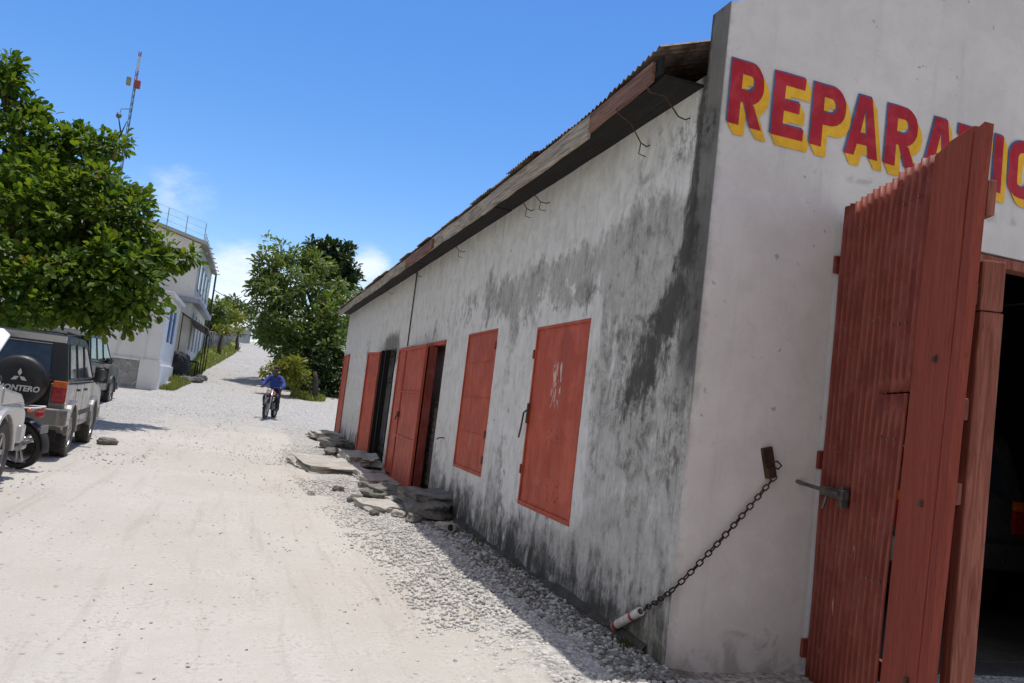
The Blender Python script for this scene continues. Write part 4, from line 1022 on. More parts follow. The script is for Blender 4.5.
    if spare:
        c = V(.27, -.16, 1.10); Mx = Matrix.Translation(c) @ Matrix.Rotation(-PI/2, 4, 'Z')
        mb = MB(); r = .375
        mb.lathe([(.001, .125), (r*.55, .125), (r*.86, .12), (r*.96, .09), (r, .04), (r, -.09), (r*.93, -.12), (.001, -.12)], Mx, 40)
        sp_ = mb.build('spare_wheel_cover', M['vinyl'], t_, smooth=True)
        if emblem:
            vs, fs = text_mesh('MONTERO', .108, .003, .0035, .12)
            mb = MB(); mb.add([(c.x+.03+v.x*1.0, c.y-.131-v.z, c.z-.125+v.y) for v in vs], fs); mb.build('cover_lettering', M['emblem'], sp_)
            mb = MB(); e = .088     # three diamonds meeting at a point
            cx_, cz_ = c.x+.02, c.z+.075
            for an in (90, 210, 330):
                d = V(math.cos(R(an)), 0, math.sin(R(an))); l = V(math.cos(R(an+30)), 0, math.sin(R(an+30))); r_ = V(math.cos(R(an-30)), 0, math.sin(R(an-30)))
                q = [V(0, 0, 0)+d*.006, l*e*.62+d*.006, d*e*1.02+d*.006+d*.02, r_*e*.62+d*.006]
                q = [V(cx_, c.y-.130, cz_)+k*1.0 for k in q]
                mb.add([tuple(k) for k in q]+[(k.x, k.y-.005, k.z) for k in q], [(0, 1, 2, 3), (4, 5, 6, 7), (0, 1, 5, 4), (1, 2, 6, 5), (2, 3, 7, 6), (3, 0, 4, 7)])
            mb.build('diamond_emblem', M['emblem'], sp_)
    if open_hood:
        an = R(33); Mh = Matrix.Translation(V(0, 3.3, 1.13)) @ Matrix.Rotation(an, 4, 'X')
        mb = MB(); mb.prism([(-.64, .0), (-.66, 1.0), (-.56, 1.12), (.56, 1.12), (.66, 1.0), (.64, .0)], lambda a, b: Mh @ V(a, b, 0), lambda a, b: Mh @ V(a, b, .035)); mb.build('bonnet', M['white_p'], t_, bevel=.012)
        mb = MB(); mb.tube([(.6, 4.3, .88), Mh @ V(.5, .95, 0)], .008, 6); mb.build('bonnet_stay', M['steel'], t_)
        mb = MB(); mb.box((-.62, 3.45, .62), (.62, 4.3, .90)); mb.cbox((-.2, 3.85, .95), (.5, .5, .12)); mb.build('engine', M['engine'], t_, bevel=.02)
    else:
        mb = MB(); mb.prism([(-.68, 3.32), (-.70, 4.2), (.70, 4.2), (.68, 3.32)], lambda a, b: (a, b, 1.135-.09*(b-3.3)/.95), lambda a, b: (a, b, 1.155-.09*(b-3.3)/.95)); mb.build('bonnet', M[body], t_, bevel=.008)
    return t_

suv('parked_suv', 'dusty two-tone off-road car with lettered spare wheel cover, parked behind the motorcycle', (-3.36, 13.35, tz(-3.3, 14)), R(3), body='champagne', upper='black', rear='black', emblem=True)
suv('parked_suv', 'dark boxy off-road car parked beyond the lettered spare wheel, against the white house', (-5.1, 24.4, tz(-5, 26)), R(-1), body='greygreen', upper='black', rear='greygreen', slats=True, spare=False, big_mirror=False).scale = (1.12, 1.12, 1.14)
suv('silver_car', 'silver car cut by the left edge, its white bonnet raised', (-3.33, 6.9, tz(-3.3, 8)), R(1), body='silver', upper='silver', rear='silver', open_hood=True, spare=False, big_mirror=False)
suv('garage_suv', 'dark car standing inside the unlit garage behind the red gate', (6.55, 6.2, .045), R(0), body='dark_car', upper='dark_car', rear='dark_car', spare=False, big_mirror=False)

def motorcycle(label, loc, rz, tank='moto_red', lean=0., headless=False):
    t_ = empty('motorcycle', loc, rz); tag(t_, label, 'motorcycle'); t_.rotation_euler = (0, R(lean), rz)
    wf = wheel(t_, (0, .64, .31), .31, .085, thin=True, tyre='rubber'); wr = wheel(t_, (0, -.62, .31), .31, .11, thin=True, tyre='rubber')
    mb = MB()
    for sx in (-1, 1): mb.tube([(sx*.085, .66, .31), (sx*.085, .40, .95)], .02, 8)
    mb.build('fork', M['chrome'], t_, smooth=True)
    mb = MB(); mb.tube([(0, .40, .88), (0, .1, .72), (0, -.35, .72)], .025, 8); mb.tube([(0, .38, .78), (0, .18, .34), (0, -.1, .30)], .022, 8)
    for sx in (-1, 1): mb.tube([(sx*.09, -.62, .31), (sx*.08, -.1, .34)], .018, 8); mb.tube([(sx*.1, -.55, .36), (sx*.1, -.42, .68)], .02, 8)
    mb.build('frame', M['trim'], t_, smooth=True)
    mb = MB(); mb.ell((0, .16, .83), (.135, .25, .115), 16, 10); mb.build('tank', M[tank], t_, smooth=True)
    mb = MB(); mb.prism([(-.78, .82), (-.72, .74), (-.1, .74), (.0, .80), (-.12, .83), (-.4, .80), (-.6, .83)], lambda a, b: (-.12, a, b), lambda a, b: (.12, a, b)); mb.build('seat', M['vinyl'], t_, bevel=.03, seg=3)
    mb = MB(); mb.cbox((0, .08, .42), (.24, .34, .24)); mb.cbox((0, .16, .60), (.15, .15, .2), Matrix.Rotation(R(-15), 3, 'X')); mb.build('engine', M['engine'], t_, bevel=.03)
    mb = MB(); mb.tube([(.1, .24, .50), (.14, .2, .28), (.15, -.1, .27), (.16, -.75, .38)], [.02, .022, .03, .042], 10); mb.build('exhaust', M['chrome'], t_, smooth=True)
    mb = MB(); mb.tube([(-.36, .22, 1.0), (-.18, .34, 1.03), (0, .38, .98), (.18, .34, 1.03), (.36, .22, 1.0)], .013, 8); 
    for sx in (-1, 1): mb.tube([(sx*.26, .28, 1.02), (sx*.38, .20, 1.0)], .019, 8)
    mb.build('handlebar', M['trim'], t_, smooth=True)
    for sx in (-1, 1):
        mb = MB(); mb.tube([(sx*.22, .30, 1.03), (sx*.31, .335, 1.238)], .006, 6); mb.ell((sx*.31, .33, 1.24), (.06, .02, .04), 10, 6); mb.build('mirror', M['trim'], t_, smooth=True)
        for yy in (.46, -.80):
            mb = MB(); mb.tube([(sx*.06, yy, .80), (sx*.13, yy, .80)], .008, 6); mb.ell((sx*.155, yy, .80), (.03, .03, .03), 8, 6); mb.build('indicator', M['lamp_o'], t_, smooth=True)
    mb = MB(); mb.ell((0, .50, .90), (.095, .085, .095), 16, 10); hl_ = mb.build('headlight', M['trim'], t_, smooth=True); mb = MB(); mb.ell((0, .535, .90), (.086, .058, .086), 16, 8); mb.build('lens', M['lamp_c'], hl_, smooth=True)
    def fender(cy, a0, a1, wd, mt):
        mb = MB(); n = 12; vs = []
        for k in range(n+1):
            an = R(a0+(a1-a0)*k/n)
            for q, (sx, rr) in enumerate(((-1, .345), (-.8, .365), (.8, .365), (1, .345))): vs.append((sx*wd, cy+rr*math.cos(an), .31+rr*math.sin(an)))
        mb.add(vs, [(k*4+q, k*4+q+1, (k+1)*4+q+1, (k+1)*4+q) for k in range(n) for q in range(3)]); o = mb.build('fender', M[mt], t_, smooth=True)
        md = o.modifiers.new('thick', 'SOLIDIFY'); md.thickness = .004
    fender(.64, 20, 130, .06, 'trim'); fender(-.62, 60, 190, .075, 'trim')
    mb = MB(); mb.box((-.055, -.88, .70), (.055, -.80, .78)); mb.build('tail_light', M['lamp_r'], t_, bevel=.015)
    mb = MB(); mb.tube([(-.11, -.45, .80), (-.11, -.85, .83), (.11, -.85, .83), (.11, -.45, .80)], .012, 8); mb.build('grab_rail', M['white_p' if tank == 'moto_blue' else 'chrome'], t_, smooth=True)
    mb = MB(); mb.box((-.08, -.935, .50), (.08, -.925, .60)); mb.build('number_plate', M['conc'], t_)
    for sx in (-1, 1):
        mb = MB(); mb.tube([(sx*.08, .02, .32), (sx*.26, .02, .31)], .014, 8); mb.build('footrest', M['trim'], t_)
    return t_
motorcycle('blue motorcycle parked crosswise behind the car with the lettered spare wheel', (-3.30, 12.42, tz(-3.2, 12.4)), R(72), 'moto_blue', lean=-6)
bx, by = .80, 28.3
motorcycle('red motorcycle ridden down the pale road by a person in blue', (bx, by, tz(bx, by)+.005), R(166), 'moto_red')

# ------------------------------------------------------------------ rider
def skin_obj(name, joints, edges, root, mat, parent=None, sub=2):
    names = list(joints); me = bpy.data.meshes.new(name)
    me.from_pydata([joints[k][0] for k in names], [(names.index(a), names.index(b)) for a, b in edges], [])
    o = bpy.data.objects.new(name, me); COL.objects.link(o)
    sk = o.modifiers.new('skin', 'SKIN'); sk.use_smooth_shade = True
    for i, k in enumerate(names):
        r = joints[k][1]; r = r if isinstance(r, tuple) else (r, r); me.skin_vertices[0].data[i].radius = r
        me.skin_vertices[0].data[i].use_root = (k == root)
    sb = o.modifiers.new('sub', 'SUBSURF'); sb.levels = sub; sb.render_levels = sub
    me.materials.append(mat)
    if parent: o.parent = parent
    return o
person = empty('person', (bx, by, tz(bx, by)), R(166)); tag(person, 'motorcycle rider in bright blue jacket and dark trousers coming down the road', 'person')
J = {'pelvis': ((0, -.27, .87), (.15, .12)), 'waist': ((0, -.25, 1.02), (.135, .10)), 'chest': ((0, -.19, 1.24), (.165, .115)), 'neck0': ((0, -.155, 1.39), .075), 'neck': ((0, -.13, 1.46), .055),
     'head0': ((0, -.10, 1.545), (.075, .085)), 'head1': ((0, -.095, 1.62), (.082, .098)), 'head2': ((0, -.10, 1.69), (.062, .075))}
E_ = [('pelvis', 'waist'), ('waist', 'chest'), ('chest', 'neck0'), ('neck0', 'neck'), ('neck', 'head0'), ('head0', 'head1'), ('head1', 'head2')]
JA, JL = {}, {}
for sx, n in ((-1, 'l'), (1, 'r')):
    J['sh'+n] = ((sx*.19, -.17, 1.355), .062); J['el'+n] = ((sx*.33, -.02, 1.15), .046); J['wr'+n] = ((sx*.325, .20, 1.04), .03); J['ha'+n] = ((sx*.318, .255, 1.035), (.04, .022))
    E_ += [('neck0', 'sh'+n), ('sh'+n, 'el'+n), ('el'+n, 'wr'+n), ('wr'+n, 'ha'+n)]
    for k, dx in enumerate((-.03, -.01, .01, .03)):
        J[f'f{n}{k}'] = ((sx*(.318)+dx, .30, 1.028), .0095); J[f'g{n}{k}'] = ((sx*.318+dx, .30, .99), .008); E_ += [('ha'+n, f'f{n}{k}'), (f'f{n}{k}', f'g{n}{k}')]
    J[f'th{n}'] = ((sx*.275, .26, 1.005), .010); J[f'ti{n}'] = ((sx*.285, .285, .975), .008); E_ += [('ha'+n, f'th{n}'), (f'th{n}', f'ti{n}')]
    J['hip'+n] = ((sx*.11, -.25, .85), .095); J['kn'+n] = ((sx*.21, .12, .70), .065); J['an'+n] = ((sx*.20, -.02, .36), .042); J['to'+n] = ((sx*.20, .12, .315), (.04, .03))
    E_ += [('pelvis', 'hip'+n), ('hip'+n, 'kn'+n), ('kn'+n, 'an'+n), ('an'+n, 'to'+n)]
skin_obj('body', J, E_, 'pelvis', M['skin'], person)
gj = lambda k, g: (J[k][0], tuple(r+g for r in (J[k][1] if isinstance(J[k][1], tuple) else (J[k][1],)*2)))
jk = {k: gj(k, .028) for k in ('waist', 'chest', 'neck0', 'shl', 'shr', 'ell', 'elr', 'wrl', 'wrr')}; jk['waist'] = ((0, -.255, .95), (.18, .145)); jk['neck0'] = ((0, -.15, 1.40), .085)
skin_obj('jacket', jk, [('waist', 'chest'), ('chest', 'neck0'), ('neck0', 'shl'), ('shl', 'ell'), ('ell', 'wrl'), ('neck0', 'shr'), ('shr', 'elr'), ('elr', 'wrr')], 'chest', M['jacket'], person)
pj = {k: gj(k, .02) for k in ('pelvis', 'hipl', 'hipr', 'knl', 'knr', 'anl', 'anr')}
skin_obj('trousers', pj, [('pelvis', 'hipl'), ('hipl', 'knl'), ('knl', 'anl'), ('pelvis', 'hipr'), ('hipr', 'knr'), ('knr', 'anr')], 'pelvis', M['pants'], person)
for sx in (-1, 1):
    mb = MB(); mb.ell((sx*.20, .07, .325), (.05, .14, .045), 12, 8); mb.build('shoe', M['shoe'], person, smooth=True)
    mb = MB(); mb.ell((sx*.035, -.008, 1.635), (.013, .008, .009), 8, 6); mb.build('eye', M['eye'], person, smooth=True)
    mb = MB(); mb.ell((sx*.088, -.10, 1.62), (.012, .024, .035), 8, 6); mb.build('ear', M['skin'], person, smooth=True)
mb = MB(); mb.ell((0, .005, 1.605), (.016, .02, .026), 8, 6); mb.build('nose', M['skin'], person, smooth=True)
mb = MB(); mb.ell((0, -.008, 1.565), (.026, .008, .008), 8, 6); mb.build('mouth', M['lamp_r'], person, smooth=True)
mb = MB(); mb.ell((0, -.115, 1.675), (.092, .105, .075), 14, 10); mb.build('hair', M['hair'], person, smooth=True)

# ================================================================== stones and slabs at the wall
def rock(name, label, cat, c, d, rz=0., tilt=0., mt='rock', group=None, seed=0, sharp=.5, slab=False):
    bm = bmesh.new(); bmesh.ops.create_cube(bm, size=2) 
    bmesh.ops.subdivide_edges(bm, edges=bm.edges, cuts=9, use_grid_fill=True)
    vs = []
    for v in bm.verts:
        p = v.co.copy(); s = p.normalized()*1.25 if not slab else p
        p = p.lerp(s, .65 if not slab else 0)
        n = mnoise.noise(p*1.3+V(seed, 0, 0))*.28+mnoise.noise(p*3.1+V(0, seed, 0))*.12
        if slab:
            e = V(p.x, p.y, 0)*n*.75; e += V(p.x, p.y, 0)*.06*mnoise.noise(p*6+V(seed, 1, 2)); p += e; p.z += .12*mnoise.noise(p*2.3+V(3, seed, 1))+.05*mnoise.noise(p*6+V(3, seed, 9)); p.z *= 1+.5*mnoise.noise(V(p.x*1.5, p.y*1.5, seed)) if p.z > 0 else 1
        else: p *= 1+n+.05*mnoise.noise(p*8)
        v.co = (p.x*d[0]/2, p.y*d[1]/2, p.z*d[2]/2)
    me = bpy.data.meshes.new(name); bm.to_mesh(me); bm.free(); me.materials.append(M[mt])
    o = bpy.data.objects.new(name, me); COL.objects.link(o); o.location = c; o.rotation_euler = (tilt, random.uniform(-.05, .05), rz)
    return tag(o, label, cat, group)
def gz(x, y, d): return (x, y, tz(x, y)+d)
rock('concrete_slab', 'broad sunlit concrete slab lying before the sooty doorway', 'slab', gz(1.66, 15.9, .05), (1.12, 1.9, .16), .15, .02, 'slab', slab=True, seed=2)
rock('concrete_slab', 'shaded doorstep slab against the wall below the sooty doorway', 'slab', gz(2.35, 17.0, .14), (.62, 1.7, .2), .03, 0, 'slab', slab=True, seed=4)
rock('concrete_slab', 'flat broken slab in front of the ajar double door, furthest into the road', 'slab', gz(1.86, 10.85, .03), (.46, .62, .11), .3, .03, 'slab', slab=True, seed=5)
rock('rock', 'thick dark doorstep stone, upper of two at the near end of the double door', 'rock', gz(2.42, 10.75, .21), (.52, .85, .14), .1, 0, 'rock', slab=True, seed=9)
rock('rock', 'big rounded boulder under the doorstep stone by the double door', 'rock', gz(2.42, 10.55, .07), (.56, .95, .26), -.1, 0, 'rock', seed=12)
rock('rock', 'lumpy stone lying along the sill of the double door', 'rock', gz(2.2, 12.0, .08), (.75, .6, .19), .3, 0, 'rock', seed=15)
rock('concrete_slab', 'shaded sunken slab between the sunlit slab and the double door', 'slab', gz(2.30, 14.2, .02), (.55, 1.3, .14), .05, .0, 'slab', slab=True, seed=18)
rock('rock', 'dark rock pile stone at the far corner of the wall', 'rock', gz(2.25, 20.6, .12), (.6, .9, .26), .4, 0, 'rock', seed=21)
rock('concrete_slab', 'small slab at the foot of the farthest red door', 'slab', gz(2.2, 23.2, .12), (.75, 1.3, .16), .1, 0, 'slab', slab=True, seed=23)
rock('rock', 'low stone between the far rock pile and the sooty doorway', 'rock', gz(2.15, 19.2, .06), (.5, .8, .16), -.3, 0, 'rock', seed=25)
rock('rock', 'lone dark stone beside the front wheel of the car with lettered spare', 'rock', gz(-2.35, 16.9, .04), (.30, .24, .15), .3, 0, 'rock', seed=30)
for i, (x, y, s_) in enumerate([(2.12, 9.9, .16), (2.0, 10.25, .13), (1.62, 11.5, .15), (2.25, 12.9, .2), (1.95, 13.2, .15), (2.4, 9.55, .12), (1.5, 12.6, .12), (2.1, 11.35, .18), (1.7, 10.3, .1), (2.48, 13.4, .16)]):
    rock('rubble_stone', 'fist to head sized stone in the rubble before the double door', 'stone', gz(x, y, s_*.25), (s_, s_*1.25, s_*.7), i*.8, 0, 'slab' if i % 2 else 'rock', 'rubble before the double door', seed=40+i)
rock('white_stone', 'single white stone alone on the road before the ajar double door', 'stone', gz(1.05, 11.9, .03), (.09, .09, .08), .4, 0, 'slab', seed=60)
mb = MB(); mb.lathe([(.04, 0), (.055, 0), (.055, .22), (.04, .22), (.04, 0)], Matrix.Translation(gz(2.42, 9.25, .06)) @ Matrix.Rotation(R(60), 4, 'Z') @ Matrix.Rotation(R(8), 4, 'Y'), 16)
tag(mb.build('pipe_piece', M['conc']), 'short grey pipe piece lying in the gravel by the boulder', 'pipe')
def blades(name, xs, ys, h0, h1, mat, label, wd=.012, lean=.5, zoff=0.):
    n = len(xs); z = terr(xs, ys)+zoff; a = rng.random(n)*2*PI; h = h0+(h1-h0)*rng.random(n)**1.5; ln = lean*h*(.3+rng.random(n))
    b = rng.random(n)*2*PI; w_ = wd*(.6+.8*rng.random(n))
    P = np.stack([xs, ys, z], -1); D = np.stack([np.cos(a), np.sin(a), 0*a], -1); Wv = np.stack([np.cos(b), np.sin(b), 0*b], -1)*w_[:, None]; U = np.array([0, 0, 1.])
    v0 = P-Wv; v1 = P+Wv; v2 = P+D*(ln*.35)[:, None]+U*(h*.6)[:, None]+Wv*.7; v3 = P+D*(ln*.35)[:, None]+U*(h*.6)[:, None]-Wv*.7; v4 = P+D*ln[:, None]+U*h[:, None]
    vs = np.stack([v0, v1, v2, v3, v4], 1).reshape(-1, 3); o = (np.arange(n)*5)[:, None, None]
    fs = (np.array([[0, 1, 2], [0, 2, 3], [3, 2, 4]])[None]+o).reshape(-1, 3)
    return tag(np_mesh(name, vs, fs, 3, mat), label, kind='stuff')
wx, wy = [], []
for (x, y, n, s_) in [(2.6, 5.05, 90, .05), (2.62, 7.4, 40, .06), (2.6, 8.7, 40, .06), (2.45, 20, 40, .2)]:
    wx += list(x+s_*.5*rng.standard_normal(n)); wy += list(y+s_*1.6*rng.standard_normal(n))
blades('wall_weeds', np.minimum(np.array(wx), 2.64), np.array(wy), .02, .075, M['weed'], 'sparse dark weeds at the foot of the wall', .006)

# ================================================================== trees and shrubs
def leaf_cloud(C0, D, N, size, asp, fold=.18):
    """C0 base points, D leaf direction, N leaf normal (unit) -> verts, faces"""
    n = len(C0); Wd = np.cross(D, N); Wd /= np.linalg.norm(Wd, axis=1, keepdims=True)+1e-9
    s = size[:, None]
    v0 = C0; v1 = C0+D*s*.45+Wd*s*asp*.42+N*s*fold*.4; v2 = C0+D*s*.78+Wd*s*asp*.42+N*s*fold*.2; v3 = C0+D*s-N*s*fold*.6
    v4 = C0+D*s*.78-Wd*s*asp*.42+N*s*fold*.2; v5 = C0+D*s*.45-Wd*s*asp*.42+N*s*fold*.4; v6 = C0+D*s*.6
    vs = np.stack([v0, v1, v2, v3, v4, v5, v6], 1).reshape(-1, 3)
    fs = (np.array([[0, 1, 6], [1, 2, 6], [2, 3, 6], [3, 4, 6], [4, 5, 6], [5, 0, 6]])[None]+(np.arange(n)*7)[:, None, None]).reshape(-1, 3)
    return vs, fs
def crown_points(blobs, clump_r, seed, lump=.28):
    out = []; dirs = []; 
    for (cx, cy, cz, rx, ry, rz, n) in blobs:
        d = rng.standard_normal((n, 3)); d[:, 2] += .15; d /= np.linalg.norm(d, axis=1, keepdims=True)
        f = np.where(rng.random(n) < .78, .78+.26*rng.random(n), .25+.5*rng.random(n))
        lm = np.array([1+lump*mnoise.noise(V(*(q*2.1+seed+cx)))*1.6 for q in d])
        p = d*np.array([rx, ry, rz])*(f*lm)[:, None]+np.array([cx, cy, cz]); out.append(p); dirs.append(d)
    return np.concatenate(out), np.concatenate(dirs)
def tree(name, label, cat, base, top, trunk_r, blobs, leaf, size, per, clump_r, asp=.5, bark='bark', group=None, droop=.1, parts=True, seed=0., limbs=2, trunk_pts=None, up=.9, lump=.3):
    t_ = empty(name, base); tag(t_, label, cat, group); b = Vector(base)
    cps, dirs = crown_points(blobs, clump_r, seed, lump)
    n = len(cps); idx = np.repeat(np.arange(n), per); m_ = len(idx)
    jit = rng.standard_normal((m_, 3)); jit /= np.linalg.norm(jit, axis=1, keepdims=True)
    rad = clump_r*(rng.random(m_)**.5)
    C0 = cps[idx]+jit*rad[:, None]*np.array([1, 1, .7])*.8
    D = jit*.8+dirs[idx]*.5+rng.standard_normal((m_, 3))*.35; D[:, 2] -= droop; D /= np.linalg.norm(D, axis=1, keepdims=True)
    N = np.array([0, 0, up])+dirs[idx]*.35+rng.standard_normal((m_, 3))*.45
    N -= D*(N*D).sum(1, keepdims=True); N /= np.linalg.norm(N, axis=1, keepdims=True)
    sz = size*(.45+.9*rng.random(m_))
    vs, fs = leaf_cloud(C0, D, N, sz, asp)
    cr = np_mesh('crown', vs-np.array(base), fs, 3, M[leaf], t_)
    mb = MB(); T = Vector(top)
    tp = trunk_pts or [b-V(0, 0, .3), b.lerp(T, .35)+V(random.uniform(-.1, .1), random.uniform(-.1, .1), 0), b.lerp(T, .7)+V(random.uniform(-.12, .12), 0, 0), T]
    k = len(tp); mb.tube(tp, [trunk_r*(1.25-.75*i/(k-1)) for i in range(k)], 9)
    mb.build('trunk', M[bark], t_, off=base, smooth=True)
    if limbs:
        mb = MB()
        for (cx, cy, cz, rx, ry, rz, nn) in blobs:
            c = V(cx, cy, cz); s0 = b.lerp(T, random.uniform(.6, 1.)); mid = s0.lerp(c, .5)+V(random.uniform(-.2, .2), random.uniform(-.2, .2), random.uniform(0, .3))
            mb.tube([s0, mid, c], [trunk_r*.5, trunk_r*.36, trunk_r*.2], 7)
            for q in range(limbs+1):
                d = rng.standard_normal(3); d[2] = abs(d[2])*.6; d /= np.linalg.norm(d); e = c+V(d[0]*rx, d[1]*ry, d[2]*rz)*.85
                mb.tube([mid.lerp(c, .6), c.lerp(e, .5)+V(0, 0, .1), e], [trunk_r*.2, trunk_r*.13, trunk_r*.04], 5)
        mb.build('limbs', M[bark], t_, off=base, smooth=True)
    return t_
def at(u, v, y):
    d = RM @ _dc(u, v); return V(0, 0, H)+d*(y/d.y)
def blob(u, v, y, ru, rv, n, dep=1.): # a leaf mass at depth y (metres), ru/rv its half-size in picture pixels there
    c = at(u, v, y); k = y/F; return (c.x, c.y, c.z, ru*k, (ru+rv)/2*k*dep, rv*k, n)
# big almond tree over the parked cars
bl = [blob(20, 235, 22.5, 52, 66, 130), blob(80, 215, 23, 46, 52, 110), blob(52, 165, 24, 38, 30, 62), blob(8, 160, 24, 36, 44, 62), blob(0, 85, 24, 16, 18, 18), blob(20, 110, 24, 12, 14, 12), blob(118, 225, 22.5, 24, 34, 50), blob(140, 262, 22, 20, 24, 36), blob(112, 278, 21.5, 36, 30, 62), blob(60, 285, 21.5, 46, 30, 80), blob(5, 290, 21, 40, 30, 60), blob(-60, 200, 24, 70, 80, 120), blob(-90, 290, 23, 60, 50, 60), blob(104, 148, 23.5, 17, 12, 18), blob(70, 140, 24, 18, 10, 14), blob(182, 256, 22.5, 11, 7, 7), blob(125, 303, 21.3, 26, 18, 38), blob(90, 310, 21.3, 26, 14, 30), blob(138, 205, 23, 9, 12, 9), blob(8, 72, 24, 12, 10, 12)]
tree('almond_tree', 'large broad-leaved tree with rusty lower leaves spreading over the parked cars', 'tree', (-6.4, 24.5, tz(-6.4, 24.5)), (-5.6, 24.0, 4.6), .26, bl, 'leaf_big', .215, 27, .37, .56, droop=.12, seed=1., lump=.4)
# dry twig sticking out of the crown
# middle trees at the bend
zc = tz(3.2, 44)
bl = [blob(296, 285, 43, 36, 30, 120), blob(272, 272, 42, 16, 16, 30), blob(270, 300, 42, 17, 24, 44), blob(282, 330, 42, 22, 26, 60), blob(312, 338, 42, 34, 32, 120), blob(332, 318, 42, 18, 26, 56), blob(290, 256, 43.5, 12, 8, 16), blob(312, 262, 43.5, 16, 12, 26), blob(330, 355, 41.5, 24, 28, 70), blob(296, 352, 42, 20, 22, 50), blob(258, 284, 42, 6, 8, 7), blob(338, 290, 43, 9, 14, 14)]
tree('shade_tree', 'broad mid-green tree at the bend beyond the motorcycle rider', 'tree', (3.4, 43.5, zc), (3.0, 43.5, zc+3.2), .22, bl, 'leaf_mid', .30, 20, .38, .40, seed=2., up=.6, lump=.5)
bl = [blob(326, 250, 50, 12, 9, 34), blob(342, 262, 50, 10, 15, 40), blob(312, 246, 50, 4, 8, 8), blob(336, 288, 49, 16, 22, 50), blob(350, 280, 50, 6, 14, 18), blob(350, 306, 49, 10, 26, 30), blob(318, 280, 50, 14, 20, 36), blob(310, 262, 50, 5, 8, 8)]
tree('tall_dark_tree', 'darker taller tree rising behind the broad mid-green one', 'tree', (5.6, 50, tz(5.6, 50)), (5.0, 50, tz(5, 50)+6), .22, bl, 'leaf_dark', .34, 20, .38, .5, bark='bark_d', seed=3., lump=.5)
bl = [blob(300, 378, 40, 20, 18, 26), blob(335, 372, 40, 24, 26, 50), blob(322, 388, 39.5, 18, 14, 30), blob(350, 380, 40, 16, 20, 24), blob(318, 368, 40.5, 22, 24, 40), blob(362, 372, 41, 22, 28, 30)]
tree('dark_thicket', 'dark shady thicket under the broad tree behind the wall end', 'shrub', (4.6, 40.5, tz(4.6, 40.5)), (4.6, 40.5, tz(4.6, 40.5)+1.2), .12, bl, 'leaf_dark', .26, 22, .4, .5, bark='bark_d', seed=4.)
bl = [blob(286, 374, 37, 15, 12, 40), blob(272, 371, 37, 9, 8, 16), blob(298, 379, 37, 10, 13, 24), blob(292, 364, 37, 11, 7, 16)]
tree('roadside_bush', 'yellow-green bush at the road edge right behind the rider', 'shrub', (2.65, 37.2, tz(2.65, 37.2)), (2.5, 37.1, tz(2.65, 37.2)+.8), .07, bl, 'leaf_yel', .17, 22, .24, .5, seed=5., limbs=1)
mb = MB(); b0 = V(*gz(2.78, 36.6, -.1)); mb.tube([b0, b0+V(.02, 0, .5), b0+V(-.05, 0, 1.0), b0+V(-.12, 0, 1.35)], [.16, .13, .12, .07], 10)
tag(mb.build('tree_stump', M['bark_d'], smooth=True), 'thick dark stump beside the yellow-green bush', 'stump')
# far vegetation on the hill road
def far(name, label, u, v, y, ru, rv, n, leaf, size=.4, cat='tree', extra=()):
    bl = [blob(u, v, y, ru, rv, n)]+[blob(*e) for e in extra]
    c = at(u, v, y); z = tz(c.x, c.y); return tree(name, label, cat, (c.x, c.y, z), (c.x, c.y, max(z+.5, c.z-.3)), .14, bl, leaf, size, 16, size*1.2, .45, seed=u*.1, limbs=1)
far('round_tree', 'rounded dark green tree right of the tall pale house', 210, 317, 62, 12, 13, 60, 'leaf_mid', .34, extra=[(219, 308, 62, 9, 8, 24)])
far('leafy_tree', 'bright yellow-green tree above the stone terrace wall', 229, 314, 74, 10, 9, 44, 'leaf_yel', .30, extra=[(222, 322, 73, 7, 6, 22), (238, 318, 76, 8, 7, 24)])
far('hill_tree', 'small dark-topped tree behind the yellow-green one on the hill', 238, 312, 86, 10, 9, 40, 'leaf_far', .42, extra=[(232, 304, 86, 7, 5, 18)])
far('hill_tree', 'green tree closing the top of the road beside the broad tree', 262, 326, 88, 14, 12, 60, 'leaf_far', .42, extra=[(272, 318, 88, 10, 10, 30)])
far('hill_tree', 'green tree low at the road top, half behind the broad tree', 276, 334, 92, 16, 12, 60, 'leaf_far', .45)
far('terrace_shrub', 'yellowish shrub on the grass terrace by the stone wall', 223, 330, 58, 5, 3, 14, 'leaf_yel', .26, cat='shrub')
far('terrace_shrub', 'reddish-green shrub at the far end of the stone wall', 239, 331, 66, 4, 4, 12, 'leaf_yel', .26, cat='shrub')
# grass on the banks
n = 9000; yy = 37.5+32*rng.random(n)**1.3; le = left_edge(yy); xx = le-.1-rng.random(n)**1.3*(2.2+.06*(yy-37))
blades('bank_grass', xx, yy, .06, .32, M['grass'], 'green and straw-coloured grass on the bank left of the hill road', .02)
n = 1600; yy = 34.2+3.5*rng.random(n); xx = np.interp(yy, [34, 37.7], [-3.05, -2.65])+.55*(rng.random(n)-.4)
blades('verge_grass', xx, yy, .05, .2, M['grass'], 'thin grass verge at the foot of the white house', .018)
n = 2200; an = rng.random(n)*2*PI; rr = rng.random(n)**.5; yy = 37.2+1.1*rr*np.sin(an); xx = 2.55+.75*rr*np.cos(an)
blades('mound_grass', xx, yy, .05, .3, M['grass'], 'grass mound under the yellow-green bush', .02)

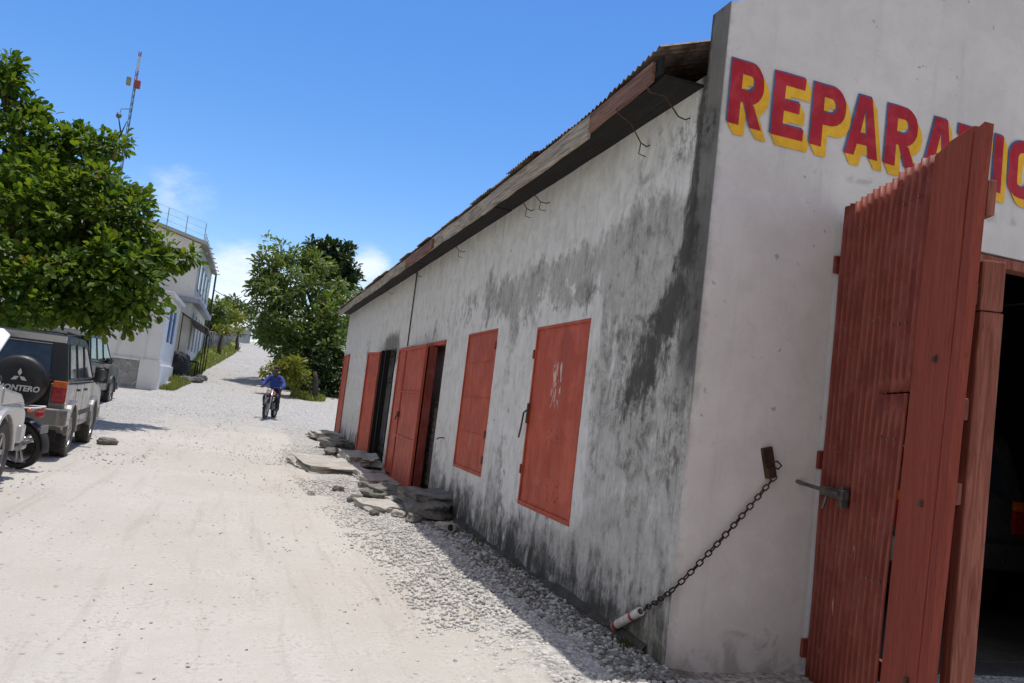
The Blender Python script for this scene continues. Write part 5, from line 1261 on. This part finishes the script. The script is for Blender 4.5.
# ================================================================== houses up the hill
hz = tz(-3.3, 33.8)
LH = (-3.32, 33.8, hz); lh = empty('white_house', LH); tag(lh, 'low white house with rubble base and narrow blue shutters', 'house')
def hpart(mb, name, mt, par, org, **k): return mb.build(name, M[mt], par, off=org, **k)
mb = MB(); mb.box((-12, 33.8, hz-.6), (-3.32, 39.2, 4.35)); hpart(mb, 'wall', 'white_b', lh, LH, bevel=.02)
mb = MB(); mb.box((-12.1, 33.74, hz-.6), (-4.02, 33.797, hz+1.02)); hpart(mb, 'rubble_base', 'rubble', lh, LH)
mb = MB(); mb.box((-4.0, 33.72, hz-.6), (-3.26, 33.797, hz+1.12)); mb.box((-3.317, 33.8, hz-.6), (-3.24, 39.2, hz+.95)); mb.box((-12.1, 33.70, hz+1.03), (-4.02, 33.797, hz+1.12)); hpart(mb, 'plinth', 'white_b', lh, LH, bevel=.015)
mb = MB(); mb.box((-12.1, 33.65, 4.352), (-3.15, 39.3, 4.50)); hpart(mb, 'roof_slab', 'pale_b', lh, LH, bevel=.02)
for y0, y1 in ((35.15, 35.75), (36.7, 37.3)):
    mb = MB(); mb.box((-3.317, y0, hz+1.9), (-3.27, y1, hz+3.25)); hpart(mb, 'shutter', 'blue', lh, LH, bevel=.01)
TH = (-3.0, 41.0, tz(-3, 41)); th_ = empty('tall_house', TH); tag(th_, 'tall pale house rising behind the low white one, fenced flat roof', 'house')
zt = 7.62; bx0, bx1, by0, by1 = -12., -3.0, 41.0, 52.5
mb = MB(); mb.prism([(bx0, -.2+TH[2]), (bx0, zt+2.2), (bx1, zt-.05), (bx1, -.2+TH[2])], lambda a, b: (a, by0, b), lambda a, b: (a, by1, b)); hpart(mb, 'wall', 'pale_b', th_, TH)
mb = MB(); mb.prism([(bx0-.2, zt+2.25), (bx0-.2, zt+2.38), (bx1+.28, zt+.06), (bx1+.28, zt-.08)], lambda a, b: (a, by0-.35, b), lambda a, b: (a, by1+.3, b)); hpart(mb, 'roof_slab', 'conc', th_, TH)
mb = MB(); mb.box((bx1+.003, by0, 4.75), (bx1+.32, by1, 5.0)); mb.box((bx0, by0-.30, 4.75), (bx1+.32, by0-.003, 5.0)); hpart(mb, 'floor_band', 'band_b', th_, TH, bevel=.02)
for y0 in (42.2, 44.6, 47.0, 49.4):
    mb = MB(); mb.box((bx1+.003, y0, 5.5), (bx1+.03, y0+1.0, 6.9)); f_ = hpart(mb, 'window', 'band_b', th_, TH); mb = MB(); mb.box((bx1+.031, y0+.1, 5.6), (bx1+.04, y0+.9, 6.8)); hpart(mb, 'pane', 'glass', f_, TH)
    mb = MB(); mb.box((bx1+.003, y0, 2.6), (bx1+.03, y0+.8, 4.4)); f_ = hpart(mb, 'doorway', 'conc', th_, TH); mb = MB(); mb.box((bx1+.031, y0+.08, 2.6), (bx1+.04, y0+.72, 4.3)); hpart(mb, 'door', 'band_b', f_, TH)
for x0 in (-5.2, -7.6):
    mb = MB(); mb.box((x0, by0-.03, 5.7), (x0+.9, by0-.003, 6.9)); f_ = hpart(mb, 'window', 'conc', th_, TH); mb = MB(); mb.box((x0+.08, by0-.04, 5.78), (x0+.82, by0-.031, 6.82)); hpart(mb, 'pane', 'glass', f_, TH)
mb = MB(); mb.cbox((-4.4, by0-.25, 6.1), (.75, .4, .45)); hpart(mb, 'air_conditioner', 'white_p', th_, TH, bevel=.03)
zr = lambda x: zt-.0+(bx1-x)*(2.25/9)
for k in range(11):
    x = bx1+.1-k*.85; mb = MB(); mb.tube([(x, by0-.2, zr(x)), (x, by0-.2, zr(x)+.95)], .02, 5); hpart(mb, 'fence_post', 'conc', th_, TH)
for k in range(1, 13): y = by0-.2+k*.95; mb = MB(); mb.tube([(bx1+.1, y, zt), (bx1+.1, y, zt+.6)], .02, 5); hpart(mb, 'fence_post', 'conc', th_, TH)
mb = MB()
for h_ in (.35, .65, .95): mb.tube([(bx1+.1, by0-.2, zt+h_), (bx1-8.5, by0-.2, zr(bx1-8.5)+h_)], .008, 4)
hpart(mb, 'roof_fence', 'conc', th_, TH)
for k in range(7): y = by0+.6+k*1.7; mb = MB(); mb.tube([(bx1+.2, y, zt-.05), (bx1+.5, y, zt-.1)], .03, 5); hpart(mb, 'roof_stub', 'mast_grey', th_, TH)
mb = MB(); mb.tube([(bx1+.25, by1-.2, 1.5), (bx1+.25, by1-.2, zt)], .06, 6); hpart(mb, 'downpipe', 'trim', th_, TH)
# sheet shelter on poles beside the road
sc = at(198, 330, 43); SHO = (-3.0, 42.4, tz(-2.9, 42.4)); sh = empty('sheet_shelter', SHO); tag(sh, 'rusty sheet-roofed shelter on thin poles beside the white house', 'shelter')
mb = MB(); n = 60; vs = []
z0 = 3.62
for i in range(n+1):
    y = 40.0+4.6*i/n; w_ = .03*math.sin(2*PI*y/.2)
    for xx, zz in ((-3.35, z0+.62), (-2.1, z0)): vs.append((xx, y, zz+w_-.05*(y-40)))
mb.add(vs, [(i*2, i*2+1, i*2+3, i*2+2) for i in range(n)]); o = hpart(mb, 'sheet_roof', 'zinc', sh, SHO); o.modifiers.new('t', 'SOLIDIFY').thickness = .012
for (x, y) in ((-2.2, 40.1), (-2.2, 42.3), (-2.2, 44.5), (-3.25, 40.1), (-3.25, 44.5)):
    z = tz(x, y); mb = MB(); mb.tube([(x, y, z-.2), (x, y, z0+(.0 if x > -3 else .55)-.05*(y-40))], .024, 6); hpart(mb, 'pole', 'darkwood', sh, SHO)
mb = MB(); mb.box((-2.22, 40.0, z0-.09), (-2.14, 44.6, z0-.03)); hpart(mb, 'beam', 'darkwood', sh, SHO)
ct = tz(-2.9, 40.3); mb = MB(); mb.box((-3.2, 39.6, ct+.72), (-2.35, 41.4, ct+.78))
for x, y in ((-3.15, 39.7), (-2.4, 39.7), (-3.15, 41.3), (-2.4, 41.3)): mb.box((x, y, ct-.1), (x+.06, y+.06, ct+.72))
tag(mb.build('wooden_table', M['darkwood']), 'dark wooden table under the sheet shelter', 'table')
rock('tarp_bundle', 'dark covered bundle beside the shelter table', 'bundle', (-3.0, 39.5, tz(-3.0, 39.5)+.45), (.7, .8, 1.3), 0, 0, 'cloth_d', seed=70)
for i, (x, y, s_) in enumerate([(-2.25, 38.6, .5), (-2.1, 39.9, .45), (-2.6, 38.4, .4)]): rock('step_block', 'dark block step at the shelter edge', 'block', gz(x, y, .08), (s_*1.2, s_, .25), .2*i, 0, 'rock', 'block steps by the shelter', seed=80+i)
# dry stone terrace wall
mb = MB(); n = 60; vs = []
for i in range(n+1):
    f = i/n; y = 44.5+26*f; x = left_edge(y)-1.35-.25*math.sin(f*5); z = tz(x, y); h_ = 1.15+.15*mnoise.noise(V(f*9, 1, 0))-.25*f
    j_ = .09*mnoise.noise(V(f*30, 3, 0))
    for (dx, zz) in ((.12+j_, -.3), (.10+j_, h_*.5), (.02+j_, h_), (-.4, h_+.02), (-.5, -.3)): vs.append((x+dx, y, z+zz))
mb.add(vs, [(i*5+q, i*5+q+1, (i+1)*5+q+1, (i+1)*5+q) for i in range(n) for q in range(4)]+[(0, 1, 2, 3, 4), (n*5+4, n*5+3, n*5+2, n*5+1, n*5)])
tag(mb.build('stone_wall', M['rubble_d']), 'dark dry-stone terrace wall along the left bank of the hill road', 'wall')
c0 = at(241, 340, 76); c1 = at(250, 340, 80); mb = MB(); z = tz(c0.x, c0.y)
mb.prism([(c0.x-1.2, c0.y), (c1.x+.0, c1.y), (c1.x, c1.y+.25), (c0.x-1.2, c0.y+.25)], lambda a, b: (a, b, z-.5), lambda a, b: (a, b, z+1.5)); tag(mb.build('concrete_wall', M['conc'], bevel=.02), 'plain grey concrete wall at the top left of the road', 'wall')

# ------------------------------------------------------------------ mast and wires
mp = at(131, 110, 110); mz = tz(mp.x, mp.y); mt_ = empty('radio_mast', (mp.x, mp.y, mz)); tag(mt_, 'slender red and white lattice radio mast above the almond tree', 'mast')
ztop = at(137, 51, 110).z-mz; zb = at(133, 84, 110).z-mz
def lattice(z0, z1, wd, mts):
    mb = MB(); step = .9; k = 0; z = z0
    while z < z1-.01:
        z2 = min(z+step, z1); c = [V(wd*math.cos(a), wd*math.sin(a), 0) for a in (R(90), R(210), R(330))]
        for q in range(3):
            mb.tube([c[q]+V(0, 0, z), c[q]+V(0, 0, z2)], .035, 4, m=k//2 % 2); mb.tube([c[q]+V(0, 0, z), c[(q+1) % 3]+V(0, 0, z2)], .02, 4, m=k//2 % 2)
        z = z2; k += 1
    return mb.build('lattice', [M[q] for q in mts], mt_)
lattice(0, zb, .15, ('mast_grey', 'mast_grey')); lattice(zb, ztop, .17, ('mast_red', 'mast_white'))
mb = MB(); mb.box((-.05, -.4, zb-.45), (.6, .2, zb+.5)); mb.build('antenna_panel', M['mast_red'], mt_, bevel=.05)
mb = MB(); mb.box((-1.0, -.4, zb-.3), (-.5, .1, zb+.7)); mb.build('antenna_panel', M['conc'], mt_, bevel=.05)
mb = MB(); mb.tube([(-.1, 0, zb-3.2), (-1.1, 0, zb-3.4), (-1.2, 0, zb-4.2)], .05, 5); mb.ell((-1.25, 0, zb-4.3), (.35, .35, .35), 8, 6); mb.build('dish_antenna', M['mast_grey'], mt_)
def wire(p, q, sag, label, r=.022):
    pts = []
    for i in range(17): f = i/16; c = p.lerp(q, f); c.z -= sag*4*f*(1-f); pts.append(c)
    mb = MB(); mb.tube(pts, r, 5); return tag(mb.build('power_line', M['wire'], smooth=True), label, 'cable')
wire(V(bx1+.3, by1-.2, 6.6), at(285, 318, 62), .25, 'thin cable running from the tall pale house down to the broad tree')
tp = at(119, 120, 23.3); mb = MB(); q0 = at(95, 190, 23.6); mb.tube([q0, at(112, 150, 23.4), at(121, 134, 23.3), at(119, 120, 23.3), at(117, 112, 23.3)], [.05, .04, .025, .015, .01], 6); mb.tube([at(121, 134, 23.3), at(127, 121, 23.2)], [.02, .008], 5)
mb_t = mb.build('dry_twig', M['bark_d'], bpy.data.objects['almond_tree'], off=tuple(bpy.data.objects['almond_tree'].location), smooth=True)
